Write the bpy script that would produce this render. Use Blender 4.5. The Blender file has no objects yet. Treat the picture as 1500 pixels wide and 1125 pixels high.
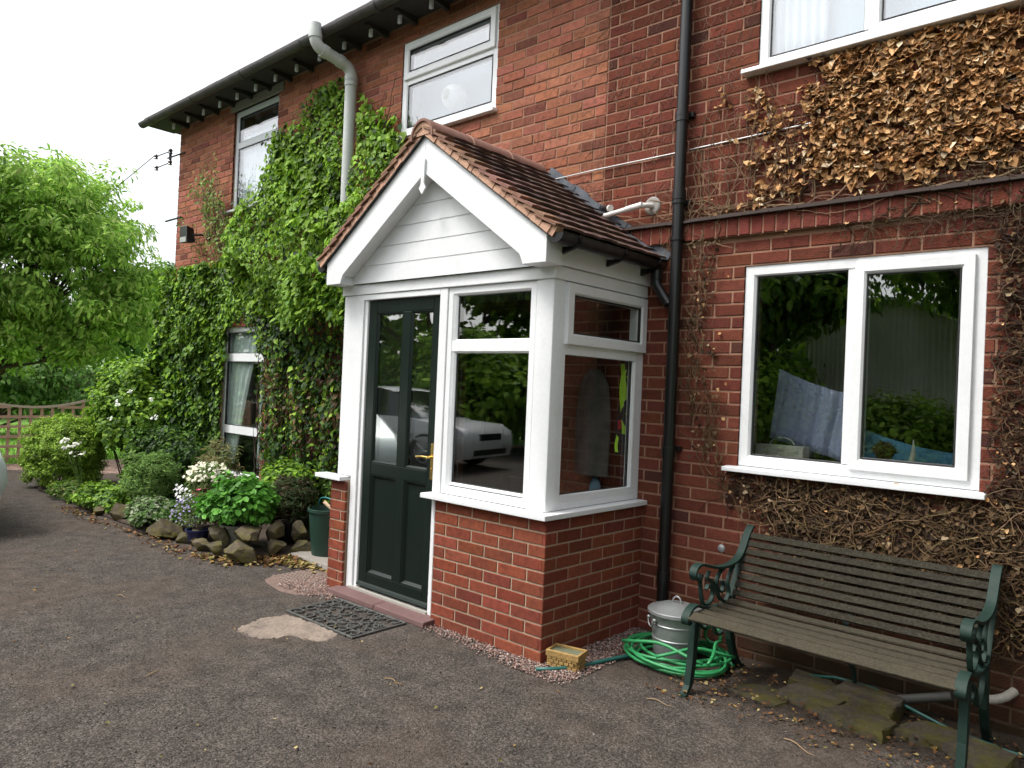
import bpy, bmesh, math, random
import numpy as np
from mathutils import Vector, Matrix
rnd = random.Random(7)
rng = np.random.default_rng(11)
C = bpy.data.collections.new("place"); bpy.context.scene.collection.children.link(C)
scn = bpy.context.scene

# ------------------------------------------------------------ camera
CAM = dict(x=2.5569, y=-4.1553, z=1.506, yaw=0.7336, pitch=0.0062, roll=0.0427, f=1082.24)
def cam_axes():
    y, p, r = CAM['yaw'], CAM['pitch'], CAM['roll']
    f = Vector((-math.sin(y)*math.cos(p), math.cos(y)*math.cos(p), math.sin(p)))
    rt = Vector((math.cos(y), math.sin(y), 0)); up = rt.cross(f)
    return rt*math.cos(r)+up*math.sin(r), -rt*math.sin(r)+up*math.cos(r), f
R_, U_, F_ = cam_axes()
cd = bpy.data.cameras.new("camera"); cam = bpy.data.objects.new("camera", cd); C.objects.link(cam)
cam.matrix_world = Matrix(((R_.x, U_.x, -F_.x, CAM['x']), (R_.y, U_.y, -F_.y, CAM['y']), (R_.z, U_.z, -F_.z, CAM['z']), (0, 0, 0, 1)))
cd.sensor_width = 36; cd.lens = CAM['f']/1500*36; cd.clip_end = 2000; cd.clip_start = 0.05
scn.camera = cam
# ------------------------------------------------------------ world, sun, exposure
SUN_EL, SUN_AZ = math.radians(58), math.radians(215)      # azimuth clockwise from +Y
w = bpy.data.worlds.new("World"); scn.world = w; w.use_nodes = True
nt = w.node_tree; nt.nodes.clear()
sky = nt.nodes.new("ShaderNodeTexSky"); sky.sky_type = 'NISHITA'; sky.sun_disc = False
sky.sun_elevation = SUN_EL; sky.sun_rotation = SUN_AZ; sky.air_density = 1.0; sky.dust_density = 4.0
hs = nt.nodes.new("ShaderNodeHueSaturation"); hs.inputs['Saturation'].default_value = 0.22
bg = nt.nodes.new("ShaderNodeBackground"); bg.inputs['Strength'].default_value = 0.15
wo = nt.nodes.new("ShaderNodeOutputWorld")
nt.links.new(sky.outputs[0], hs.inputs['Color']); nt.links.new(hs.outputs[0], bg.inputs[0]); nt.links.new(bg.outputs[0], wo.inputs[0])
sl = bpy.data.lights.new("sun", 'SUN'); sl.energy = 1.0; sl.angle = math.radians(14); sl.color = (1, .97, .92)
so = bpy.data.objects.new("sun", sl); C.objects.link(so)
sd = Vector((math.sin(SUN_AZ)*math.cos(SUN_EL), math.cos(SUN_AZ)*math.cos(SUN_EL), math.sin(SUN_EL)))
so.rotation_euler = sd.to_track_quat('Z', 'Y').to_euler(); so.location = (0, -10, 20)
scn.view_settings.view_transform = 'Standard'; scn.view_settings.look = 'None'
scn.view_settings.exposure = 1.2; scn.view_settings.gamma = 1.0
scn.render.engine = 'CYCLES'
scn.cycles.transparent_max_bounces = 16; scn.cycles.max_bounces = 8; scn.cycles.glossy_bounces = 4; scn.cycles.transmission_bounces = 6

# ------------------------------------------------------------ materials
MATS = {}
def mat(name, col=(.5, .5, .5), rough=.6, metal=0, spec=.5, attr=False, noise=None, bump=None, trans=0, coat=0):
    """noise=(scale, amount, colour2); bump=(scale, strength)"""
    if name in MATS: return MATS[name]
    m = bpy.data.materials.new(name); m.use_nodes = True; n = m.node_tree; N = n.nodes; L = n.links
    b = N['Principled BSDF']; out = N['Material Output']
    b.inputs['Roughness'].default_value = rough; b.inputs['Metallic'].default_value = metal
    b.inputs['Specular IOR Level'].default_value = spec; b.inputs['Coat Weight'].default_value = coat
    if attr:
        a = N.new('ShaderNodeVertexColor'); a.layer_name = 'Col'; src = a.outputs['Color']
    else:
        c = N.new('ShaderNodeRGB'); c.outputs[0].default_value = (*col, 1); src = c.outputs[0]
    tc = N.new('ShaderNodeTexCoord')
    if noise:
        for i, (sc, am, c2) in enumerate(noise if isinstance(noise, list) else [noise]):
            t = N.new('ShaderNodeTexNoise'); t.inputs['Scale'].default_value = sc; t.inputs['Detail'].default_value = 6; t.inputs['Roughness'].default_value = .65
            L.new(tc.outputs['Object'], t.inputs['Vector'])
            rmp = N.new('ShaderNodeMapRange'); rmp.inputs[1].default_value = .42; rmp.inputs[2].default_value = .68; rmp.inputs[4].default_value = am
            L.new(t.outputs['Fac'], rmp.inputs[0])
            mx = N.new('ShaderNodeMix'); mx.data_type = 'RGBA'; L.new(rmp.outputs[0], mx.inputs[0]); L.new(src, mx.inputs[6])
            mx.inputs[7].default_value = (*c2, 1); src = mx.outputs[2]
    L.new(src, b.inputs['Base Color'])
    if bump:
        t = N.new('ShaderNodeTexNoise'); t.inputs['Scale'].default_value = bump[0]; t.inputs['Detail'].default_value = 5
        L.new(tc.outputs['Object'], t.inputs['Vector'])
        bp = N.new('ShaderNodeBump'); bp.inputs['Strength'].default_value = bump[1]; bp.inputs['Distance'].default_value = .01
        L.new(t.outputs['Fac'], bp.inputs['Height']); L.new(bp.outputs[0], b.inputs['Normal'])
    if trans:
        tr = N.new('ShaderNodeBsdfTranslucent'); L.new(src, tr.inputs['Color'])
        ms = N.new('ShaderNodeMixShader'); ms.inputs[0].default_value = trans
        L.new(b.outputs[0], ms.inputs[1]); L.new(tr.outputs[0], ms.inputs[2]); L.new(ms.outputs[0], out.inputs[0])
    MATS[name] = m; return m
def glass_mat(name, f0=.06, tint=(.93, .96, .95), gloss=(1, 1, 1)):
    m = bpy.data.materials.new(name); m.use_nodes = True; n = m.node_tree; N = n.nodes; L = n.links; N.clear()
    out = N.new('ShaderNodeOutputMaterial'); g = N.new('ShaderNodeNewGeometry')
    d = N.new('ShaderNodeVectorMath'); d.operation = 'DOT_PRODUCT'; L.new(g.outputs['Normal'], d.inputs[0]); L.new(g.outputs['Incoming'], d.inputs[1])
    def M(op, a, b=None):
        k = N.new('ShaderNodeMath'); k.operation = op
        for i, x in enumerate((a, b)):
            if x is None: continue
            if isinstance(x, (int, float)): k.inputs[i].default_value = x
            else: L.new(x, k.inputs[i])
        return k.outputs[0]
    a = M('ABSOLUTE', d.outputs['Value']); p = M('POWER', M('SUBTRACT', 1.0, a), 5.0)
    fac = M('ADD', M('MULTIPLY', p, 1-f0), f0)
    tr = N.new('ShaderNodeBsdfTransparent'); tr.inputs[0].default_value = (*tint, 1)
    gl = N.new('ShaderNodeBsdfGlossy'); gl.inputs['Roughness'].default_value = .0; gl.inputs['Color'].default_value = (*gloss, 1)
    mx = N.new('ShaderNodeMixShader'); L.new(fac, mx.inputs[0]); L.new(tr.outputs[0], mx.inputs[1]); L.new(gl.outputs[0], mx.inputs[2]); L.new(mx.outputs[0], out.inputs[0])
    MATS[name] = m; return m
GLASSS = glass_mat('side_glass', .06, (.90, .92, .91)); GLASS = glass_mat('window_glass', .16, (.78, .81, .80)); GLASSP = glass_mat('porch_glass', .16, (.75, .78, .77)); GLASSD = glass_mat('door_glass', .24, (.75, .78, .77)); GLASSU = glass_mat('upper_window_glass', .16, (.93, .96, .97)); CARGLASS = glass_mat('car_glass', .08, (.35, .4, .4))
PVC = mat('white_pvc', (.80, .81, .825), .3, noise=[(3, .4, (.66, .67, .67)), (45, .12, (.45, .44, .38))])
PVC_OLD = mat('white_pvc_old', (.52, .54, .56), .4, noise=(6, .6, (.60, .62, .62)))
GASK = mat('gasket', (.02, .02, .02), .6)
BRICK = mat('brick', attr=True, rough=.95, spec=.08, noise=[(35, .5, (.075, .022, .016)), (6, .3, (.12, .045, .034))], bump=(220, .45))
BRICKH = mat('brick_house', attr=True, rough=.95, spec=.08, noise=[(28, .45, (.045, .018, .014)), (3, .25, (.09, .036, .03)), (120, .18, (.20, .10, .08))], bump=(150, .7))
MORT = mat('mortar', (.46, .345, .245), .95, noise=(40, .5, (.30, .22, .155)), bump=(300, .4))
MORTH = mat('mortar_house', (.34, .185, .12), .95, noise=(9, .5, (.20, .11, .075)), bump=(200, .5))
DOORP = mat('dark_green_paint', (.0065, .0125, .010), .3, spec=.28, noise=(4, .4, (.012, .019, .015)))
BRASS = mat('brass', (.75, .52, .17), .25, metal=1)
TILE = mat('clay_tile', attr=True, rough=.85, spec=.3, noise=[(14, .5, (.055, .037, .033)), (60, .3, (.14, .085, .07))], bump=(180, .5))
PEACH = mat('verge_mortar', (.52, .31, .21), .95, noise=(12, .6, (.38, .215, .15)), bump=(120, .5))
RIDGE = mat('ridge_tile', (.25, .12, .09), .85, noise=[(5, .7, (.12, .07, .055)), (25, .3, (.34, .22, .17))], bump=(120, .3))
LEAD = mat('lead', (.075, .085, .10), .55, metal=.2, noise=(14, .6, (.17, .18, .20)))
BLACKP = mat('black_plastic', (.006, .006, .0065), .38, noise=(9, .3, (.014, .014, .013)))
GREYP = mat('grey_pvc_pipe', (.50, .52, .50), .45, noise=(5, .5, (.38, .40, .36)))
WHITEP = mat('white_pipe', (.72, .70, .66), .4, noise=(15, .5, (.58, .55, .50)))
SLATE = mat('roof_slate', (.10, .085, .08), .8, noise=(8, .6, (.17, .14, .12)))
WOODD = mat('painted_timber', (.028, .026, .025), .85, noise=(12, .5, (.05, .045, .042)))
CONC = mat('concrete', (.22, .20, .175), .95, noise=[(9, .7, (.22, .19, .17)), (60, .4, (.42, .38, .34))], bump=(90, .5))
LEAF = mat('leaf', attr=True, rough=.55, spec=.28, trans=.38)
LEAFT = mat('tree_leaf', attr=True, rough=.6, spec=.22, trans=.5)
DRY = mat('dry_leaf', attr=True, rough=.75, spec=.2, trans=.2)
STEM = mat('stem', attr=True, rough=.9, spec=.2)
BARK = mat('bark', (.085, .065, .05), .95, noise=(18, .7, (.04, .03, .024)), bump=(40, .8))
IRON = mat('green_iron', (.011, .028, .022), .6, spec=.25, noise=(25, .5, (.022, .042, .034)))
SLAT = mat('weathered_slat', attr=True, rough=.95, spec=.12, noise=[(30, .5, (.018, .015, .011)), (9, .3, (.040, .040, .022)), (160, .35, (.055, .047, .036)), (85, .22, (.13, .13, .11))], bump=(140, .5))
GALV = mat('galvanised', (.36, .38, .38), .48, metal=.6, noise=[(9, .6, (.22, .235, .23)), (60, .4, (.42, .43, .42))])
HOSE = mat('green_hose', (.03, .25, .085), .45, noise=(20, .3, (.03, .28, .09)))
HOSED = mat('dark_hose', (.02, .10, .085), .4)
ROCK = mat('mossy_rock', attr=True, rough=.95, spec=.15, noise=[(16, .6, (.03, .027, .02)), (45, .45, (.17, .13, .085)), (9, .85, (.11, .10, .018))], bump=(25, .8))
SOIL = mat('soil', (.05, .035, .025), 1, noise=(20, .6, (.09, .06, .04)), bump=(30, .8))
CLOTHB = mat('blue_cloth', (.50, .53, .78), .95, noise=[(25, .4, (.60, .62, .82)), (70, .3, (.38, .41, .64))], bump=(120, .4))
CLOTHC = mat('cyan_cloth', (.10, .28, .46), .95)
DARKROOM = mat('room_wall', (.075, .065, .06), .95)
CURT = mat('net_curtain', (.85, .87, .90), .9, trans=.4)
CURTG = mat('green_curtain', (.80, .86, .78), .9, noise=(8, .3, (.85, .88, .84)), trans=.25)
TERRA = mat('terracotta', (.30, .12, .075), .85, noise=(12, .5, (.20, .09, .06)))
BLUEG = mat('blue_glaze', (.015, .02, .07), .2)
STONEP = mat('stone_planter', (.34, .33, .29), .9, noise=(12, .5, (.22, .22, .18)))
OCHRE = mat('ochre_planter', (.36, .22, .07), .8, noise=(25, .6, (.20, .13, .05)), bump=(60, .4))
BUCK = mat('green_bucket', (.015, .045, .032), .45)
TRELW = mat('trellis_wood', (.52, .34, .25), .9, noise=(20, .5, (.40, .25, .18)))
RUBBER = mat('rubber', (.055, .056, .053), .75, noise=(40, .7, (.12, .115, .10)))
QUARRY = mat('quarry_step', (.14, .075, .07), .7, noise=(18, .5, (.09, .055, .05)))
ALU = mat('aluminium_trim', (.5, .5, .5), .45, metal=.3)

def algae(m, z0=.12, z1=.75, x0=.25):
    N = m.node_tree.nodes; L = m.node_tree.links; b = N['Principled BSDF']; src = b.inputs['Base Color'].links[0].from_socket
    g = N.new('ShaderNodeNewGeometry'); sp = N.new('ShaderNodeSeparateXYZ'); L.new(g.outputs['Position'], sp.inputs[0])
    a = N.new('ShaderNodeMapRange'); a.inputs[1].default_value = z1; a.inputs[2].default_value = z0; L.new(sp.outputs[2], a.inputs[0])
    t = N.new('ShaderNodeTexNoise'); t.inputs['Scale'].default_value = 3.5; t.inputs['Detail'].default_value = 7; L.new(g.outputs['Position'], t.inputs['Vector'])
    c = N.new('ShaderNodeMapRange'); c.inputs[1].default_value = x0; c.inputs[2].default_value = x0+.6; L.new(sp.outputs[0], c.inputs[0])
    q = N.new('ShaderNodeMath'); q.operation = 'MULTIPLY'; L.new(a.outputs[0], q.inputs[0]); L.new(c.outputs[0], q.inputs[1])
    r = N.new('ShaderNodeMath'); r.operation = 'MULTIPLY'; L.new(q.outputs[0], r.inputs[0]); r.inputs[1].default_value = 2.2
    s_ = N.new('ShaderNodeMath'); s_.operation = 'MULTIPLY'; s_.use_clamp = True; L.new(r.outputs[0], s_.inputs[0]); L.new(t.outputs[0], s_.inputs[1])
    u = N.new('ShaderNodeMath'); u.operation = 'MULTIPLY'; L.new(s_.outputs[0], u.inputs[0]); u.inputs[1].default_value = .85
    mx = N.new('ShaderNodeMix'); mx.data_type = 'RGBA'; L.new(u.outputs[0], mx.inputs[0]); L.new(src, mx.inputs[6]); mx.inputs[7].default_value = (.030, .028, .016, 1); L.new(mx.outputs[2], b.inputs['Base Color'])
algae(BRICKH); algae(MORTH)

# ------------------------------------------------------------ mesh helpers
def tag(o, label=None, cat=None, group=None, kind=None):
    if label: o['label'] = label
    if cat: o['category'] = cat
    if group: o['group'] = group
    if kind: o['kind'] = kind
    return o
def thing(name, label, cat, loc=(0, 0, 0), rz=0, group=None):
    o = bpy.data.objects.new(name, None); C.objects.link(o); o.location = loc; o.rotation_euler = (0, 0, rz); o.empty_display_size = .1
    return tag(o, label, cat, group)
def link(name, me, parent=None, local=False):
    o = bpy.data.objects.new(name, me); C.objects.link(o)
    if parent is not None:
        o.parent = parent
        if not local and parent.type == 'EMPTY': o.location = -Vector(parent.location)
    return o
class M:
    def __init__(s): s.v = []; s.f = []; s.mi = []; s.c = []; s.cur = 0; s.col = (1, 1, 1)
    def add(s, vs, fs):
        b = len(s.v); s.v += [tuple(v) for v in vs]; s.c += [s.col]*len(vs)
        for f in fs: s.f.append([b+i for i in f]); s.mi.append(s.cur)
    def box(s, a, b):
        x0, y0, z0 = a; x1, y1, z1 = b
        s.add([(x0, y0, z0), (x1, y0, z0), (x1, y1, z0), (x0, y1, z0), (x0, y0, z1), (x1, y0, z1), (x1, y1, z1), (x0, y1, z1)],
              [(0, 3, 2, 1), (4, 5, 6, 7), (0, 1, 5, 4), (1, 2, 6, 5), (2, 3, 7, 6), (3, 0, 4, 7)])
    def hexa(s, p): # 8 points: bottom 4, top 4
        s.add(p, [(0, 3, 2, 1), (4, 5, 6, 7), (0, 1, 5, 4), (1, 2, 6, 5), (2, 3, 7, 6), (3, 0, 4, 7)])
    def prism(s, poly, T, n0, n1):
        """poly of (u,v); T(u,v,n)->xyz"""
        k = len(poly)
        s.add([T(u, v, n0) for u, v in poly]+[T(u, v, n1) for u, v in poly],
              [list(range(k))[::-1], list(range(k, 2*k))]+[(i, (i+1) % k, k+(i+1) % k, k+i) for i in range(k)])
    def frame(s, T, u0, u1, z0, z1, w, n0, n1, ch=.012):
        """mitred rectangular frame; T(u,z,n)"""
        rings = [(0, n0), (0, n1-.003), (.003, n1), (w-ch, n1), (w, n1-ch), (w, n0)]
        vs = []
        for d, n in rings: vs += [T(u0+d, z0+d, n), T(u1-d, z0+d, n), T(u1-d, z1-d, n), T(u0+d, z1-d, n)]
        fs = []; R = len(rings)
        for r in range(R):
            q = (r+1) % R
            for k in range(4): fs.append((r*4+k, r*4+(k+1) % 4, q*4+(k+1) % 4, q*4+k))
        s.add(vs, fs)
    def tube(s, pts, r, seg=8, caps=True, closed=False):
        pts = [Vector(p) for p in pts]; n = len(pts); rr = r if isinstance(r, (list, tuple)) else [r]*n
        vs = []; up = None
        for i, p in enumerate(pts):
            if closed: t = pts[(i+1) % n]-pts[i-1]
            else: t = pts[min(i+1, n-1)]-pts[max(i-1, 0)]
            if t.length < 1e-9: t = Vector((0, 0, 1))
            t.normalize()
            if up is None: up = t.orthogonal().normalized()
            up = (up-t*up.dot(t))
            up = up.normalized() if up.length > 1e-6 else t.orthogonal().normalized()
            sd_ = t.cross(up)
            for k in range(seg):
                a = 2*math.pi*k/seg; vs.append(p+(up*math.cos(a)+sd_*math.sin(a))*rr[i])
        fs = []
        for i in range(n if closed else n-1):
            j = (i+1) % n
            for k in range(seg): fs.append((i*seg+k, i*seg+(k+1) % seg, j*seg+(k+1) % seg, j*seg+k))
        if caps and not closed and seg > 2: fs += [list(range(seg))[::-1], list(range((n-1)*seg, n*seg))]
        s.add(vs, fs)
    def ribbon(s, pts, wvec, th, T=None):
        """strap of width vector wvec and thickness th along pts in a plane perpendicular to wvec"""
        pts = [Vector(p) for p in pts]; n = len(pts); W = Vector(wvec); ax = W.normalized(); vs = []
        for i, p in enumerate(pts):
            t = (pts[min(i+1, n-1)]-pts[max(i-1, 0)]).normalized(); nn = t.cross(ax).normalized()*th/2
            vs += [p-W/2-nn, p+W/2-nn, p+W/2+nn, p-W/2+nn]
        fs = [(0, 1, 2, 3)[::-1], tuple(4*(n-1)+k for k in range(4))]
        for i in range(n-1):
            for k in range(4): fs.append((4*i+k, 4*i+(k+1) % 4, 4*i+4+(k+1) % 4, 4*i+4+k))
        s.add(vs, fs)
    def lathe(s, prof, c, seg=32, squash=(1, 1)):
        vs = []; n = len(prof)
        for r, z in prof:
            for k in range(seg):
                a = 2*math.pi*k/seg; vs.append((c[0]+r*math.cos(a)*squash[0], c[1]+r*math.sin(a)*squash[1], c[2]+z))
        fs = []
        for i in range(n-1):
            for k in range(seg): fs.append((i*seg+k, i*seg+(k+1) % seg, (i+1)*seg+(k+1) % seg, (i+1)*seg+k))
        if prof[0][0] > 1e-4: fs.append(list(range(seg))[::-1])
        if prof[-1][0] > 1e-4: fs.append(list(range((n-1)*seg, n*seg)))
        s.add(vs, fs)
    def build(s, name, mats, parent=None, bevel=0, smooth=False, local=False, normals=True, auto=None):
        me = bpy.data.meshes.new(name); me.from_pydata(s.v, [], s.f)
        for m in (mats if isinstance(mats, (list, tuple)) else [mats]): me.materials.append(m)
        me.polygons.foreach_set('material_index', s.mi)
        a = me.color_attributes.new('Col', 'FLOAT_COLOR', 'POINT')
        ca = np.ones((len(s.v), 4), dtype=np.float32)
        if s.v: ca[:, :3] = np.array(s.c, dtype=np.float32)
        a.data.foreach_set('color', ca.ravel())
        if normals:
            bm = bmesh.new(); bm.from_mesh(me); bmesh.ops.recalc_face_normals(bm, faces=bm.faces); bm.to_mesh(me); bm.free()
        if smooth: me.polygons.foreach_set('use_smooth', [True]*len(me.polygons))
        me.update(); o = link(name, me, parent, local)
        if bevel:
            b = o.modifiers.new('bevel', 'BEVEL'); b.width = bevel; b.segments = 2; b.limit_method = 'ANGLE'; b.angle_limit = math.radians(40)
        if auto:
            me.polygons.foreach_set('use_smooth', [True]*len(me.polygons))
            e = o.modifiers.new('split', 'EDGE_SPLIT'); e.split_angle = math.radians(auto)
        return o
def np_mesh(name, V, F, col, mt, parent=None, local=False, smooth=False):
    """V (n,3), F (m,k) ints, col (n,3)"""
    me = bpy.data.meshes.new(name); n = len(V); m, k = F.shape
    me.vertices.add(n); me.vertices.foreach_set('co', V.astype(np.float32).ravel())
    me.loops.add(m*k); me.loops.foreach_set('vertex_index', F.astype(np.int32).ravel())
    me.polygons.add(m); me.polygons.foreach_set('loop_start', np.arange(0, m*k, k, dtype=np.int32)); me.polygons.foreach_set('loop_total', np.full(m, k, dtype=np.int32))
    me.update(calc_edges=True); me.validate()
    a = me.color_attributes.new('Col', 'FLOAT_COLOR', 'POINT'); cc = np.ones((n, 4), np.float32); cc[:, :3] = col; a.data.foreach_set('color', cc.ravel())
    me.materials.append(mt)
    if smooth: me.polygons.foreach_set('use_smooth', np.ones(m, bool))
    return link(name, me, parent, local)
def nrm(a): return a/np.maximum(np.linalg.norm(a, axis=1, keepdims=True), 1e-9)
def leaves(P, Nv, Tv, size, col, wid=.8, fold=.18, curl=.12, wide=.3, rag=0.):
    """one folded six-point leaf per row"""
    n = len(P); Nv = nrm(Nv); T = Tv-(Tv*Nv).sum(1, keepdims=True)*Nv; T = nrm(T); S = np.cross(Nv, T)
    tpl = np.array([(0, 0, 0), (.38, wide*.55, .8), (.40, wide+.38, .8), (0, 1, 0), (-.40, wide+.38, .8), (-.38, wide*.55, .8)])
    size = np.asarray(size).reshape(-1, 1)*np.ones((n, 1))
    V = np.zeros((n, 6, 3))
    for i, (s_, t_, f_) in enumerate(tpl):
        k = f_*fold*rng.uniform(.3, 1.6, (n, 1)); cz = -curl*t_*t_*rng.uniform(-.3, 1.8, (n, 1))
        V[:, i] = P+size*(S*s_*wid*rng.uniform(.85, 1.15, (n, 1))+T*t_+Nv*(k*.5+cz))
    if rag: V += rng.normal(0, rag, V.shape)*size[:, None]
    F = (np.arange(n)*6)[:, None, None]+np.array([[0, 1, 2, 3], [0, 3, 4, 5]])[None]
    cl = np.repeat(col, 6, axis=0)
    return V.reshape(-1, 3), F.reshape(-1, 4), cl
def cat_mesh(parts):
    V, F, Cc = [], [], []; b = 0
    for v, f, c in parts: V.append(v); F.append(f+b); Cc.append(c); b += len(v)
    return np.concatenate(V), np.concatenate(F), np.concatenate(Cc)
def palette(n, cols, wts=None, var=.25):
    cols = np.array(cols); idx = rng.choice(len(cols), n, p=None if wts is None else np.array(wts)/np.sum(wts))
    return cols[idx]*rng.uniform(1-var, 1+var, (n, 1))
def in_poly(px, pz, poly):
    ins = np.zeros(len(px), bool); j = len(poly)-1
    for i in range(len(poly)):
        xi, zi = poly[i]; xj, zj = poly[j]
        c = ((zi > pz) != (zj > pz)) & (px < (xj-xi)*(pz-zi)/(zj-zi+1e-12)+xi); ins ^= c; j = i
    return ins
def sample_poly(n, poly, wob=.06):
    P = np.array(poly); out = []
    tot = 0
    while tot < n:
        x = rng.uniform(P[:, 0].min(), P[:, 0].max(), n*2); z = rng.uniform(P[:, 1].min(), P[:, 1].max(), n*2)
        m = in_poly(x+rng.normal(0, wob, n*2), z+rng.normal(0, wob, n*2), poly); out.append(np.stack([x[m], z[m]], 1)); tot += m.sum()
    return np.concatenate(out)[:n]

# ------------------------------------------------------------ brickwork
def bricks(m, T, u0, u1, z0, z1, colf, openings=(), bw=.225, ch=.075, j=.010, off=0., jit=.001, header=False, row0=0):
    """separate bevelled bricks standing on a mortar bed; T(u,z,n)"""
    r = 0; z = z0
    while z < z1-.01:
        zt = min(z+ch-j, z1); sh = off+(bw/2 if (r+row0) % 2 else 0)
        k0 = int(math.floor((u0-sh)/bw))-1; u = k0*bw+sh
        while u < u1:
            rects = [(max(u, u0), min(u+bw-j, u1), z, zt)]
            for (a0, a1, b0, b1) in openings:
                nr = []
                for (x0, x1, y0, y1) in rects:
                    if x1 <= a0 or x0 >= a1 or y1 <= b0 or y0 >= b1: nr.append((x0, x1, y0, y1)); continue
                    if x0 < a0: nr.append((x0, a0, y0, y1))
                    if x1 > a1: nr.append((a1, x1, y0, y1))
                    if y0 < b0: nr.append((max(x0, a0), min(x1, a1), y0, b0))
                    if y1 > b1: nr.append((max(x0, a0), min(x1, a1), b1, y1))
                rects = nr
            for (x0, x1, y0, y1) in rects:
                if x1-x0 < .02 or y1-y0 < .02: continue
                m.col = colf((x0+x1)/2, (y0+y1)/2); o = rnd.uniform(-jit*.7, jit*1.2); e = .003
                J = lambda: rnd.uniform(-jit, jit)
                fr = [T(x0+e+J(), y0+e+J(), o+J()*.5), T(x1-e+J(), y0+e+J(), o+J()*.5), T(x1-e+J(), y1-e+J(), o+J()*.5), T(x0+e+J(), y1-e+J(), o+J()*.5)]
                md = [T(x0, y0, o-e), T(x1, y0, o-e), T(x1, y1, o-e), T(x0, y1, o-e)]
                bk = [T(x0, y0, -.02), T(x1, y0, -.02), T(x1, y1, -.02), T(x0, y1, -.02)]
                fs = [(0, 1, 2, 3)]
                for q in range(4):
                    w_ = (q+1) % 4; fs += [(4+q, 4+w_, w_, q), (8+q, 8+w_, 4+w_, 4+q)]
                m.add(fr+md+bk, fs)
            u += bw
        z += ch; r += 1
def wall_cells(m, T, xs, zs, openings, n0, n1):
    for a, b in zip(xs[:-1], xs[1:]):
        for c, d in zip(zs[:-1], zs[1:]):
            cx, cz = (a+b)/2, (c+d)/2
            if any(o[0] < cx < o[1] and o[2] < cz < o[3] for o in openings): continue
            p = [T(a, c, n0), T(b, c, n0), T(b, c, n1), T(a, c, n1), T(a, d, n0), T(b, d, n0), T(b, d, n1), T(a, d, n1)]
            m.hexa(p)
def vary(c, a=.2): k = rnd.uniform(1-a, 1+a); return (c[0]*k, c[1]*k*rnd.uniform(.9, 1.1), c[2]*k*rnd.uniform(.9, 1.1))

TW = lambda u, z, n: (u, -n, z)                    # house front wall plane y=0, n outwards
HX0, HX1, HZ = -7.18, 4.6, 4.72
OPEN = [(.63, 1.86, 1.105, 2.29), (.66, 1.95, 3.45, 4.60), (-2.665, -1.49, 3.70, 4.54), (-5.74, -4.76, 3.44, 4.60), (-5.79, -4.83, .36, 2.08)]
house = thing('brick_house', 'two storey red brick house with white windows, its wall partly under creepers', 'house', (-1, 0, 0))
def house_col(x, z):
    if x < -.42:
        if rnd.random() < .12: return vary((.22, .08, .055))
        return vary((.39, .150, .092), .22)
    if rnd.random() < .08: return vary((.075, .028, .022))
    return vary((.165, .047, .029), .26)
m = M()
bricks(m, TW, HX0, -.425, -.1, HZ, house_col, OPEN, jit=.003, off=.05, j=.012)
bricks(m, TW, -.415, HX1, -.1, HZ, house_col, OPEN+[(-.2, HX1, 2.465, 2.60)], jit=.0018, j=.012)
TL = lambda u, z, n: (HX0-n, u, z)
bricks(m, TL, .0015, 4.0, -.1, HZ, house_col, (), jit=.002)
# string course of bricks on end under a strip of creasing tile
TS_ = lambda u, z, n: (u, -n-.035, z)
bricks(m, TS_, -.2, HX1, 2.472, 2.578, lambda x, z: vary((.17, .045, .032), .2), (), bw=.075, ch=.12, jit=.003)
m.cur = 1; m.col = (1, 1, 1)
xs = sorted({HX0+.004, HX1, *[o[0] for o in OPEN], *[o[1] for o in OPEN]}); zs = sorted({-.2, HZ, *[o[2] for o in OPEN], *[o[3] for o in OPEN]})
wall_cells(m, TW, xs, zs, OPEN, -.26, -.0045)
m.box((-7.174, .004, -.2), (-7.0, 4.0, HZ)); m.box((-.2, -.03, 2.47), (HX1, .0, 2.578))
m.cur = 2
x = -.2
while x < HX1:
    l = .165; m.box((x, -.062-rnd.uniform(0, .006), 2.579+rnd.uniform(0, .003)), (x+l-.003, .0, 2.592)); x += l
m.box((-.2, -.045, 2.593), (HX1, 0, 2.606))
m.build('wall', [BRICKH, MORTH, mat('creasing', (.06, .042, .036), .9, noise=(30, .5, (.05, .04, .034)))], house)
# window lintel / painted head over the far left window
m = M(); m.box((-5.82, -.012, 4.60), (-4.66, .05, 4.70)); m.build('lintel', CONC, house, bevel=.004)

# ------------------------------------------------------------ windows of the house
def pane(m, T, u0, u1, z0, z1, n): 
    p = [T(u0, z0, n-.018), T(u1, z0, n-.018), T(u1, z0, n), T(u0, z0, n), T(u0, z1, n-.018), T(u1, z1, n-.018), T(u1, z1, n), T(u0, z1, n)]
    m.hexa(p)
def fixed_light(parent, T, g, n, mt, name='pane'):
    """glass g=(u0,u1,z0,z1) with a black gasket, in front plane n"""
    k = M(); k.frame(T, g[0]-.004, g[1]+.004, g[2]-.004, g[3]+.004, .008, n-.03, n-.006, .003); k.build('gasket', GASK, parent)
    k = M(); pane(k, T, g[0], g[1], g[2], g[3], n-.012); k.build(name, mt, parent)
def sill(parent, x0, x1, z, y=-.055, mt=None):
    k = M(); k.hexa([(x0, y, z-.028), (x1, y, z-.028), (x1, .06, z-.028), (x0, .06, z-.028), (x0, y, z-.004), (x1, y, z-.004), (x1, .06, z+.006), (x0, .06, z+.006)])
    k.build('sill', mt or PVC, parent, bevel=.003)
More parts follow.
